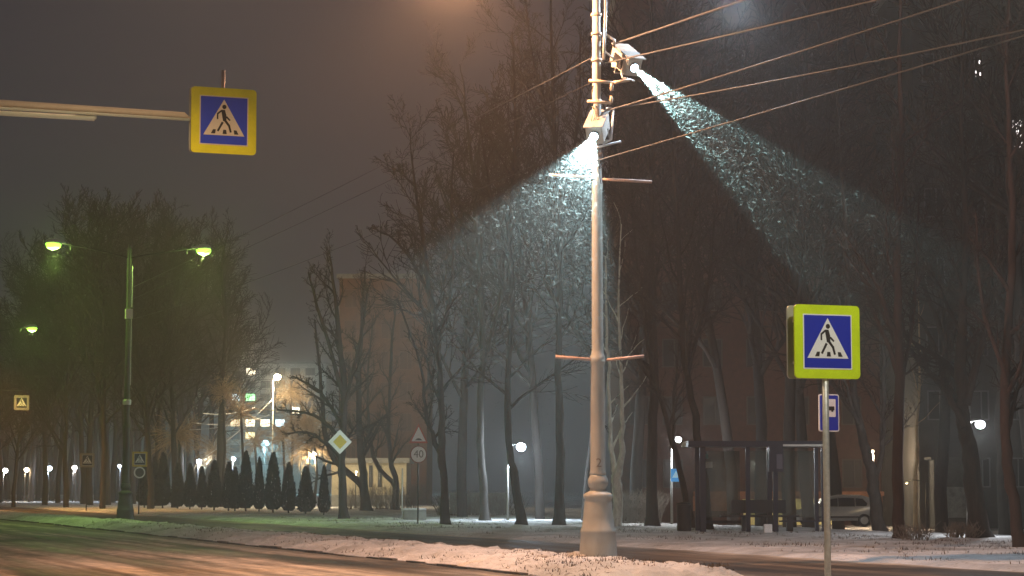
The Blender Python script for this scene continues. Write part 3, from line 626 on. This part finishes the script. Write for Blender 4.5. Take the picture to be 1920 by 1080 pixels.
# big mass of trees at the left, beyond the far lamp post
r2 = random.Random(4)
LM = [(-40, 190), (5, 205), (30, 170), (62, 215), (88, 180), (112, 200), (128, 160), (150, 215), (172, 180), (196, 150), (214, 205), (238, 165), (252, 190), (276, 205), (300, 172), (318, 215), (345, 190), (366, 225), (392, 205),
      (-60, 260), (10, 285), (50, 275), (80, 290), (105, 262), (135, 280), (165, 270), (190, 290), (210, 262), (232, 280), (258, 275), (280, 262), (310, 280), (335, 270), (-20, 155), (40, 240), (15, 262), (100, 240), (140, 245), (160, 190), (205, 180), (225, 235), (262, 250), (285, 150), (305, 240), (330, 158), (355, 250), (375, 205), (20, 250), (75, 250), (130, 260), (185, 250), (240, 255), (295, 250), (345, 262)]
for i, (px, Y) in enumerate(LM):
    hgt = (605 - 172 * sm(-20, 235, px)) if px < 300 else 430 + (px - 300) * .5
    H = (911 - hgt) / F * Y; k = i % 4; s_ = min(1.45, max(.55, H / 17.5)) * r2.uniform(.9, 1.05)
    make_tree('bare dark tree in the crowded row of trees behind the far left lamps', gp(px, Y), FARP[k], s_, r2.uniform(0, 6), 'trees in the far left row')
hero('tall tree with bushy lit shoots on its trunk, left of the warm street lamp', 165,
     [[(414, 950, 16), (412, 850, 14), (418, 760, 13), (420, 700, 10), (424, 600, 8), (416, 500, 5), (428, 430, 2)], [(420, 720, 6), (405, 660, 5), (385, 600, 3)], [(422, 700, 5), (436, 640, 4), (455, 560, 2)]], 31, M_barkg, dens=.9, Lk=.22, group='trees around the warm lamp')
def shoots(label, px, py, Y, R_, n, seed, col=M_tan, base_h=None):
    r_ = random.Random(seed); c = at(px, py, Y); p = gp(px, Y); t = thing('shrubby_tree', label, 'tree', p, 0, 'trees around the warm lamp')
    b = MB(); c = c - p; b.path([(0, 0, 0), c * .5 + Vector((.2, 0, 0)), c], [.12, .1, .09], 7); b.build('trunk', M_bark, t, True)
    b = MB()
    for _ in range(n):
        a = r_.uniform(0, 6.28); e = r_.uniform(-.5, 1.3); d = Vector((math.cos(a) * math.cos(e), math.sin(a) * math.cos(e), math.sin(e))); q = c + Vector((0, 0, r_.uniform(-.4, .4))); P = [q.copy()]; L = R_ * r_.uniform(.5, 1.1)
        for k in range(6): d = (d + Vector((r_.gauss(0, .18), r_.gauss(0, .18), r_.gauss(-.12, .15)))).normalized(); q = q + d * L / 6; P.append(q.copy())
        b.path(P, [.03 * (1 - k / 7.5) + .004 for k in range(7)], 3, False)
        for k in (2, 3, 4, 5):
            d2 = (d + Vector((r_.gauss(0, .7), r_.gauss(0, .7), r_.gauss(0, .6)))).normalized(); b.path([P[k], P[k] + d2 * L * .35], [.014, .006], 3, False)
    b.build('crown', col, t); return t
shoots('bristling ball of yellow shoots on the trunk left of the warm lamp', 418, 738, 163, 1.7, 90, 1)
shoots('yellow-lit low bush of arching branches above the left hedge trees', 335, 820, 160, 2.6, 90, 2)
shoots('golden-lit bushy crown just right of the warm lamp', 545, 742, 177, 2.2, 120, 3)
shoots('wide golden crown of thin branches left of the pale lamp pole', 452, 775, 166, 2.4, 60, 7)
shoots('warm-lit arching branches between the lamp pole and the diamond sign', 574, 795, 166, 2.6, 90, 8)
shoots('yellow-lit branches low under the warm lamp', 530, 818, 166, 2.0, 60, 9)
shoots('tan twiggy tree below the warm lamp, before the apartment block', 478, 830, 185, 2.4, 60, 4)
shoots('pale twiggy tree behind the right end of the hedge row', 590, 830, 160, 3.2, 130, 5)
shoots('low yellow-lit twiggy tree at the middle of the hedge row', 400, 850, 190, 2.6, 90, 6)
# ------------------------------------------------------------ thuja row
def thuja_proto(seed, H, Rm):
    r_ = random.Random(seed); b = MB()
    for _ in range(3600):
        h = r_.random() ** 1.15; a = r_.uniform(0, 6.283); lump = 1 + .16 * noise.noise(Vector((math.cos(a) * 2, math.sin(a) * 2, h * 5 + seed)))
        rr = Rm * (min(1, (h + .03) / .16) ** .5) * (1 - h) ** .62 * 1.12 * lump * r_.uniform(.45, 1) ** .5
        q = Vector((math.cos(a) * rr, math.sin(a) * rr, .16 + h * (H - .16))); s_ = r_.uniform(.05, .12)
        u_ = Vector((math.cos(a) * .35 + r_.gauss(0, .3), math.sin(a) * .35 + r_.gauss(0, .3), 1)).normalized(); w = u_.cross(Vector((math.cos(a + r_.gauss(0, .6)), math.sin(a + r_.gauss(0, .6)), 0))).normalized()
        b.quad([q - w * s_ * .45, q + u_ * s_ * .3 + w * s_ * .5, q + u_ * s_ * 1.8, q + u_ * s_ * .3 - w * s_ * .5])
    a = b.build('foliage', M_thuja); t_ = MB(); t_.path([(0, 0, -.1), (0, 0, H * .4), (0, 0, H * .9)], [.07, .05, .01], 7); c = t_.build('trunk', M_bark)
    me = (a.data, c.data); bpy.data.objects.remove(a); bpy.data.objects.remove(c); return me
TP = [thuja_proto(k, 1.0 * 3.4, .62) for k in range(4)]
for tp in TP: tp[0].name = 'foliage'
TH = [(274, 872, 1.0), (292, 862, .9), (308, 848, 1.05), (336, 866, 1), (359, 872, .9), (381, 878, .8), (404, 868, 1.1), (431, 862, 1.0), (443, 872, .9), (463, 844, 1.15), (488, 862, .8), (514, 850, 1.2), (543, 862, 1.05), (575, 872, 1.2), (609, 876, .8)]
for i, (px, py, wk) in enumerate(TH):
    Y = 158 - (px - 274) / 335 * 40; p = gp(px, Y); H = at(px, py, Y).z - p.z
    lab = 'dark columnar thuja in the close row beyond the green verge'
    if i == len(TH) - 1: lab = 'narrow thuja standing apart at the right end of the row'
    if i == len(TH) - 2: lab = 'broad cone-shaped thuja, second from the right end of the row'
    if i == 9: lab = 'tallest thuja, in the middle of the row'
    t = thing('thuja', lab, 'conifer', p, rnd.uniform(0, 6), 'thujas in a row')
    for nme, me in zip(('foliage', 'trunk'), TP[i % 4]):
        o = bpy.data.objects.new(nme, me); C.objects.link(o); o.parent = t
    t.scale = (wk * Y / 172, wk * Y / 172, H / 3.4 * rnd.uniform(.92, 1.03))
# low shrubs
def shrub(label, px, Y, w, h, seed, n=160):
    r_ = random.Random(seed); b = MB()
    for _ in range(n):
        x = r_.uniform(-w / 2, w / 2); q = Vector((x, r_.uniform(-.4, .4), -.05)); d = Vector((r_.gauss(0, .35), r_.gauss(0, .35), 1)).normalized(); P = [q.copy()]
        for k in range(4): d = (d + Vector((r_.gauss(0, .15), r_.gauss(0, .15), 0))).normalized(); q = q + d * h * r_.uniform(.18, .3); P.append(q.copy())
        b.path(P, [.016, .013, .01, .008, .005], 3, False)
        for k in (1, 2, 3): b.path([P[k], P[k] + Vector((r_.gauss(0, .16), r_.gauss(0, .16), r_.uniform(.05, .25)))], [.009, .005], 3, False)
    o = b.build('shrub', M_shrub, None, False, 0, gp(px, Y)); return tag(o, label, 'shrub', 'leafless shrubs')
shrub('leafless frosty shrub right of the whitewashed tree', 1190, 92, 2.2, 1.5, 1, 220)
shrub('low leafless hedge below the lit cream wall', 712, 150, 5, 1.9, 2, 260)
shrub('leafless shrub in front of the low concrete wall', 900, 118, 4.5, 1.3, 3, 220)
shrub('small snowy twigs at the foot of the massive trunk', 1795, 66, .9, .5, 4, 60)
shrub('small dry tuft beside the reddish trunk', 1712, 64, .8, .5, 5, 50)
# ------------------------------------------------------------ park lamps
def park_lamp(label, pole_px, lamp_px, lamp_py, Y, col, power, es, head=.13, polem=None, group='park lamps', hgt=None):
    p = gp(pole_px, Y); t = thing('park_lamp', label, 'street lamp', p, 0, group); c = at(lamp_px, lamp_py, Y) - p; dx = c.x
    b = MB(); b.lathe([(.06, -.1), (.05, 1), (.035, c.z + .02)], 10)
    if abs(dx) > .05: b.path([(0, 0, c.z), (dx * .5, 0, c.z + .12), (dx, 0, c.z + .1)], .02, 6)
    b.build('pole', polem or M_galv, t, True)
    b = MB(); b.path([(dx, 0, c.z + head * 1.05), (dx, 0, c.z + head * 1.25), (dx, 0, c.z + head * 1.4)], [head * .8, head * .6, head * .15], 12); h = b.build('cap', M_dark, t, True)
    b = MB(); b.lathe([(head * math.cos(R(a)) * 1.25 + .004, head * math.sin(R(a)) * 1.05) for a in range(-90, 91, 15)], 14, (dx, 0, c.z)); b.build('globe', emi('lens_%s_%d' % (lamp_px, es), col, es), h, True)
    point('lamp_glow', h, (dx, 0, c.z - head - .12), col, power, .1); return t
CW = (.70, .84, 1); WW = (1, .80, .50); NW = (1, .95, .88)
park_lamp('bright white park lamp left of the pale lamp post', 952, 977, 838, 100, CW, 1900, 40, .17)
park_lamp('white park lamp left of the bus shelter above the litter bin', 1258, 1272, 824, 89, (.95, .97, 1), 700, 16, .1)
park_lamp('white park lamp beside the massive dark trunk at right', 1811, 1838, 796, 69, (.9, .95, 1), 700, 30, .12)
park_lamp('tall warm street lamp on a pale pole in front of the apartment block', 512, 520, 707, 170, WW, 7500, 60, .22, mat('lit_pole', (.35, .34, .31), .5))
park_lamp('low warm lamp above the right end of the thuja row', 566, 587, 853, 160, WW, 1300, 30, .2, M_dark)
park_lamp('cyan glowing lamp behind the thujas', 497, 497, 832, 410, (.45, .88, 1), 42000, 14, .6, M_dark)
park_lamp('white lamp behind the thujas, left of the yellow gap', 373, 373, 865, 190, CW, 1300, 30, .17, M_dark)
park_lamp('small white lamp glowing between two thujas', 438, 438, 860, 195, CW, 1200, 25, .16, M_dark)
for i, (px, py, col, pw, l) in enumerate([(10, 882, NW, 500, 'leftmost lamp of the far park row'), (50, 881, WW, 260, 'yellowish second lamp of the far park row'), (93, 878, CW, 900, 'brightest lamp in the middle of the far park row'),
                                          (140, 877, NW, 600, 'fourth lamp of the far park row'), (197, 875, CW, 950, 'lamp of the far park row right beside the brown-bordered sign')]):
    park_lamp(l, px, px, py, 215, col, pw, 26, .2, M_dark, 'lamps of the far park row')
park_lamp('dim white lamp just right of the far green post', 228, 224, 874, 215, CW, 300, 16, .14, M_dark, 'lamps of the far park row')
b = MB(); b.path([(0, 0, -.1), (0, 0, 2.4)], .03, 8); tag(b.build('bare_pole', M_galv, None, True, 0, gp(755, 105)), 'thin grey pole left of the hump sign', 'pole')
# small blue sign on the lamp pole by the bin
p = gp(1258, 88.6); t = thing('blue_sign', 'small glowing blue sign on the park lamp pole left of the bin', 'sign', (p.x, 88.6, p.z), 0); zc = at(1265, 891, 88.6).z - p.z
mbs = mat('lit_blue', (.05, .3, .6), .5, emit=(.08, .4, .85), es=.55)
b = MB(); b.prism(rrect(.40, .52, .03, .17, zc), -.1, -.07); b.build('panel', mbs, t)
b = MB(); b.prism([(.17, zc + .18), (.02, zc - .1), (.32, zc - .1)], -.106, -.099); b.build('symbol', mat('lit_white', (.6, .8, .9), .5, emit=(.4, .75, 1), es=.5), t)
# concrete box and low wall
p = gp(778, 101); t = thing('concrete_block', 'pale concrete block with a cap of snow, behind the 40 sign post', 'concrete block', p, .1)
b = MB(); b.box((0, 0, .22), (1.05, .7, .46)); b.build('block', M_conc, t, bevel=.02); b = MB(); b.box((0, 0, .49), (1.1, .74, .08)); b.build('snow_cap', M_capsnow, t, bevel=.03)
p = gp(900, 126); b = MB(); b.box((0, 0, .55), (3.4, .25, 1.3))
for k in range(4): b.box((-1.6 + k * 1.07, -.14, .55), (.1, .04, 1.3))
tag(b.build('low_wall', M_conc, None, False, 0, p), 'low grey concrete wall behind the trees left of the park lamp', 'wall')
# ------------------------------------------------------------ buildings
def building(name, label, px0, px1, ytop, Y, wallm, depth, wins, floors_z, win_w, win_h, lit, cat='building', base_z=0, framem=None, roofm=None, panem=None):
    x0, x1 = at(px0, 900, Y).x, at(px1, 900, Y).x; H = at(960, ytop, Y).z; t = thing(name, label, cat, ((x0 + x1) / 2, Y, base_z)); w = x1 - x0; H -= base_z
    b = MB(); b.box((0, depth / 2, H / 2 - .5), (w, depth, H + 1)); b.build('wall', wallm, t)
    b = MB(); b.box((0, depth / 2, H + .2), (w + .5, depth + .5, .4)); b.build('roof', roofm or M_conc, t)
    for i, wx in enumerate(wins):
        x = at(wx, 900, Y).x - (x0 + x1) / 2
        for j, z in enumerate(floors_z):
            z = z - base_z; key = (i, j); b = MB(); f = .07 * max(1, win_w / 1.6)
            for (cx, cz, sx, sz) in ((-win_w / 2, 0, f, win_h + f), (win_w / 2, 0, f, win_h + f), (0, win_h / 2, win_w - f, f), (0, -win_h / 2, win_w - f, f), (win_w * .12, 0, f * .8, win_h - f)): b.box((x + cx, -.05, z + cz), (sx, .1, sz))
            fr = b.build('window', framem or M_frame, t); b = MB(); b.box((x, -.012, z), (win_w - f, .02, win_h - f)); b.build('pane', lit.get(key, panem or M_pane), fr)
    return t
def L(col, s): return emi('win_%d_%d_%d_%d' % (col[0] * 99, col[1] * 99, col[2] * 99, s * 10), col, s)
fz = [at(960, y, 470).z for y in (697, 721, 745, 769, 793, 817, 841, 865)]
wm_, gr_, cy_ = L((1, .85, .6), 11), L((.35, 1, .35), 8), L((.7, .9, 1), 7)
building('apartment_block', 'pale apartment block with a few lit windows behind the warm street lamp', 426, 610, 682, 470, M_panel, 14, [440, 468, 496, 524, 552, 580], fz, 2.0, 1.5,
         {(1, 0): wm_, (1, 2): gr_, (0, 2): cy_, (0, 4): L((1, .75, .4), 4), (1, 4): wm_, (2, 4): wm_, (1, 5): L((1, .8, .4), 6), (4, 3): wm_, (3, 4): cy_})
fz2 = [at(960, y, 420).z for y in (690, 716, 730, 757, 784, 811)]
wn = L((1, .95, .85), 5)
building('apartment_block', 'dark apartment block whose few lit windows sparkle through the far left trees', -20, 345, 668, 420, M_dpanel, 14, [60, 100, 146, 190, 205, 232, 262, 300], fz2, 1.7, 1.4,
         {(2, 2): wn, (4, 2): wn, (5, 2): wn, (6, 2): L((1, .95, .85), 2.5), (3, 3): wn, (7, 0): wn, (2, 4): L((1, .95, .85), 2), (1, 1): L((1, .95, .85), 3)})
fz3 = [at(960, y, 195).z for y in (560, 618, 676, 734, 792, 850)]
building('ochre_building', 'ochre brick building with a flat roof behind the middle trees', 634, 800, 522, 195, M_obr, 14, [655, 690, 725, 760], fz3, 1.1, 1.6, {}, framem=mat('ochre_frame', (.17, .075, .033)), panem=mat('ochre_pane', (.1, .045, .02)))
t = building('lit_annex', 'low cream annex with narrow upright slots, lit warm behind the forked trees', 622, 762, 868, 180, M_cream, 8, [695, 712], [at(960, 893, 180).z], .22, 1.7, {}, framem=M_dark)
b = MB(); b.box((0, -.3, .45), (6.1, .3, .9)); b.build('plinth', M_conc, t)
park_lamp('dim warm lamp at the foot of the cream annex', 668, 668, 884, 168, WW, 420, 3, .08, M_dark)
# right: long brick building and grey annex
fz4 = [at(960, y, 128).z for y in (888, 770, 662, 556, 450, 344, 250, 150)]
lb = L((1, .93, .85), 2.6); lb2 = L((1, .93, .85), .4)
building('brick_building', 'tall dark red brick building behind the bus shelter and the car', 1165, 1722, -30, 128, M_brick, 14, [1200, 1262, 1338, 1420, 1500, 1598, 1680], fz4, 1.1, 1.6,
         {}, base_z=-.55, framem=mat('dark_frame', (.05, .045, .04)))
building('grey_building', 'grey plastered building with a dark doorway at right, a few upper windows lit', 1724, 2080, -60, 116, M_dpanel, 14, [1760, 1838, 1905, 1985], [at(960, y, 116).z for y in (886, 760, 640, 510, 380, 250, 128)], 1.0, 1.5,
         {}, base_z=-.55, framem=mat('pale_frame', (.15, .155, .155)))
t = bpy.data.objects['grey_building']
for px, py, w_, h_, e_ in ((1896, 232, .3, .5, 2), (1910, 236, .35, .7, 3), (1900, 266, .4, .5, 2), (1909, 264, .3, .8, 3), (1919, 262, .25, .7, 2.5), (1838, 117, .14, .18, 3), (1830, 138, .14, .3, 2), (1839, 139, .14, .16, 2)):
    q = at(px, py, 115.9) - t.location; b = MB(); b.box((q.x, -.06, q.z), (w_ + .08, .1, h_ + .08)); w0 = b.build('window', M_dark, t)
    b = MB(); b.box((q.x, -.12, q.z), (w_, .02, h_)); b.build('pane', L((1, .9, .88), e_ * 1.6), w0)
b = MB(); b.box((-3.3, -.8, 1.6), (2.5, 1.6, 3.9)); b.box((-3.3, -.9, 3.62), (2.9, 2.0, .14)); b.build('porch', mat('porch_plaster', (.1, .105, .1), .9, var=.3, scale=2), t)
b = MB(); b.box((-3.2, -1.62, 1.35), (1.5, .05, 1.6)); b.build('porch_window', mat('dusty_glass', (.3, .32, .3), .3, var=.5, scale=2), t)
bb = bpy.data.objects['brick_building']
for px, py, w_, h_, c_ in ((1197, 868, .42, .3, (1, .72, .2)), (1187, 877, .2, .4, (.7, .85, 1))):
    q = at(px, py, 127.9) - bb.location; b = MB(); b.box((q.x, -.06, q.z), (w_ + .1, .1, h_ + .1)); w0 = b.build('window', M_frame, bb)
    b = MB(); b.box((q.x, -.12, q.z), (w_, .02, h_)); b.build('pane', L(c_, 1.1), w0)
b = MB(); b.box((2, -.5, 1.75), (13, .9, .25)); b.box((2, -.2, 1.2), (13, .25, .9)); b.build('ledge', mat('ledge_brick', (.42, .17, .08), .85, var=.3, scale=3), bb)
# cream garden wall lit by a bulb behind the shelter
p = gp(1480, 121); b = MB(); b.box((0, 0, .8), (5.2, .3, 1.3)); b.box((0, 0, 1.5), (5.3, .4, .1)); tag(b.build('garden_wall', mat('yellow_plaster', (.72, .66, .30), .8, var=.15), None, False, 0, p), 'pale yellow wall seen through the shelter glass', 'wall')
park_lamp('small bare bulb seen through the right shelter pane', 1502, 1502, 853, 117, (1, .93, .75), 160, 12, .09, M_dark)
park_lamp('low yellow lamp beside the red building, half behind the thin tan trunk', 1733, 1700, 905, 100, (1, .72, .35), 60, .6, .05, M_dark)
park_lamp('added lamp hidden behind the forked tree to light the red facade and the car', 1636, 1636, 846, 118, (1, .72, .45), 1500, 5, .08, M_dark)  # added light, kept out of sight by the trunk, for facade and car
# ------------------------------------------------------------ bus shelter
YS = 75; p = gp(1425, YS); t = thing('bus_shelter', 'dark framed glass bus shelter on the snowy verge', 'bus shelter', p, .04)
def lx(px): return (at(px, 900, YS).x - p.x)
zt = at(1425, 838, YS).z - p.z
for px, w in ((1317, .20), (1402, .15), (1454, .16), (1544, .13)):
    for dy in (0, 1.3):
        if dy and px in (1402,): continue
        b = MB(); b.box((lx(px), dy, zt / 2), (w, .12, zt)); b.build('post', M_navy, t, bevel=.008)
b = MB(); b.box((lx(1418), .6, zt + .1), (lx(1548) - lx(1288), 1.9, .2)); rf = b.build('roof', M_navy, t, bevel=.01)
b = MB(); b.box((lx(1506), -.37, zt + .05), (lx(1546) - lx(1466), .04, .07)); b.build('roof_trim', mat('trim_metal', (.5, .5, .46), .5, .3), rf)
for a, c in ((1326, 1397), (1408, 1449), (1460, 1540)):
    b = MB(); b.box(((lx(a) + lx(c)) / 2, 1.28, zt / 2 + .18), (lx(c) - lx(a), .02, zt - .6)); b.build('glass_panel', M_glass, t)
b = MB(); b.box((lx(1362), 1.2, .32), (lx(1397) - lx(1326), .08, .1)); b.build('rail', M_navy, t); b = MB(); b.box((lx(1500), -.02, .36), (lx(1540) - lx(1460), .06, .05)); b.build('rail', M_navy, t)
b = MB(); b.box((lx(1430), .8, .52), (2.7, .42, .07)); b.box((lx(1430), 1.02, .85), (1.9, .05, .45))
for px in (1402, 1450, 1487): b.box((lx(px), .8, .25), (.2, .3, .5))
b.build('bench', M_dark, t)
b = MB(); b.box((lx(1454), -.16, zt - .42), (.5, .16, .86)); tb = b.build('timetable_box', M_navy, t, bevel=.02)
b = MB(); b.box((lx(1460), -.245, zt - .5), (.2, .01, .5)); b.build('timetable', mat('dim_paper', (.1, .1, .13), .4), tb)
b = MB(); b.box((lx(1335), 1.25, zt - .6), (.35, .01, .22)); b.build('notice', mat('notice_paper', (.42, .4, .34), .7), t)
b = MB(); b.box((lx(1331), 1.25, zt - .3), (.2, .01, .16)); b.build('sticker', mat('teal_paper', (.16, .34, .33), .7), t)
p2 = gp(1437, 73.9); b = MB(); b.box((0, 0, .13), (.27, .22, .3)); tag(b.build('white_box', M_white, None, False, .015, p2), 'small white box on the snow under the shelter bench', 'box')
p3 = gp(1281, 76); t = thing('litter_bin', 'dark cylindrical litter bin left of the bus shelter', 'litter bin', p3)
b = MB(); b.lathe([(.24, 0), (.25, .05), (.25, .84), (.26, .86), (.26, .9), (.22, .92)], 20); b.build('bin', M_dark, t, True); b = MB(); b.lathe([(.27, .925), (.27, .95), (.1, 1.0)], 20); b.build('lid', M_dark, t, True)
# ------------------------------------------------------------ parked car (rear at right)
YC = 108; pc = gp(1563, YC); pc.z = at(1563, 987, YC).z; t = thing('parked_car', 'silver hatchback parked behind the shelter, its rear toward the forked tree', 'car', pc, .06)
prof = [(-2.0, .28), (-2.05, .55), (-1.9, .78), (-1.2, .95), (-.55, 1.38), (.1, 1.5), (1.2, 1.5), (1.62, 1.38), (1.86, .95), (1.93, .6), (1.88, .3)]
def carside(P, y): return [(x, y, z) for x, z in P]
b = MB(); rings = [(-.80, .93, -.02), (-.84, .98, -.01), (-.60, 1, .03), (0, 1, .05), (.60, 1, .03), (.84, .98, -.01), (.80, .93, -.02)]
for y, k, dz in rings:
    for x, z in prof:
        tk = 1 - .16 * sm(.95, 1.5, z); b.v.append((x * (k if abs(x) > 1.7 else 1), y * tk, z + (dz if z > 1 else 0)))
n = len(prof)
for r_i in range(len(rings) - 1):
    for k in range(n): k2 = (k + 1) % n; b.f.append((r_i * n + k, r_i * n + k2, (r_i + 1) * n + k2, (r_i + 1) * n + k)); b.m.append(0)
b.f.append(tuple(range(n))); b.f.append(tuple((len(rings) - 1) * n + k for k in reversed(range(n)))); b.m += [0, 0]
body = b.build('body', M_car, t, True)
for sgn in (-1, 1):
    for k, P in enumerate(([(-.95, .98), (-.42, 1.32), (-.05, 1.38), (-.05, .98)], [(.0, .98), (.0, 1.39), (.8, 1.39), (.8, .98)], [(.86, 1.0), (.86, 1.38), (1.2, 1.36), (1.42, 1.12), (1.36, 1.0)])):
        b = MB()
        def ysd(z): return sgn * (.845 * (1 - .16 * sm(.95, 1.5, z)) + .006)
        b.quad([(x, ysd(z), z) for x, z in P]); b.quad([(x, ysd(z) - sgn * .02, z) for x, z in reversed(P)]); b.build('side_window', M_carglass, t)
for x in (-1.3, 1.25):
    for y in (-.80, .80):
        b = MB(); b.path([(x, y - .09, .31), (x, y + .09, .31)], .31, 22); w = b.build('wheel', M_tyre, t, True); b = MB(); s = -1 if y < 0 else 1; b.path([(x, y + s * .088, .31), (x, y + s * .1, .31)], [.2, .17], 16); b.build('rim', M_rim, w)
b = MB(); b.box((0.0, -.85, .47), (3.3, .03, .07)); b.build('side_trim', M_dark, t)
for y in (-.70, .70):
    b = MB(); b.box((1.70, y, 1.18), (.22, .18, .38), Matrix.Rotation(R(-22), 3, 'Y')); b.build('tail_light', M_tail, t, bevel=.03)
b = MB(); b.box((1.9, 0, .45), (.14, 1.6, .22)); b.build('bumper', M_car, t, bevel=.04)
# wires near the warm lamp
for i, (x0, y0, x1, y1) in enumerate(((380, 775, 478, 764), (360, 792, 500, 790), (355, 806, 505, 778), (380, 860, 512, 748))):
    wire('one of the lit sagging wires in front of the apartment block', at(x0, y0, 168), at(x1, y1, 170), .25, .03, M_capsnow, 'wires by the warm lamp')
# ------------------------------------------------------------ snow-filled air
m = bpy.data.materials.new('haze'); m.use_nodes = True; tt = m.node_tree; tt.nodes.clear(); o_ = tt.nodes.new('ShaderNodeOutputMaterial'); pv = tt.nodes.new('ShaderNodeVolumePrincipled')
pv.inputs['Color'].default_value = (.86, .86, .86, 1); pv.inputs['Density'].default_value = HAZE; pv.inputs['Anisotropy'].default_value = .42
tt.links.new(pv.outputs[0], o_.inputs['Volume'])
b = MB(); b.box((0, 250, 24), (1900, 1900, 54)); h = b.build('haze', m); tag(h, kind='stuff')
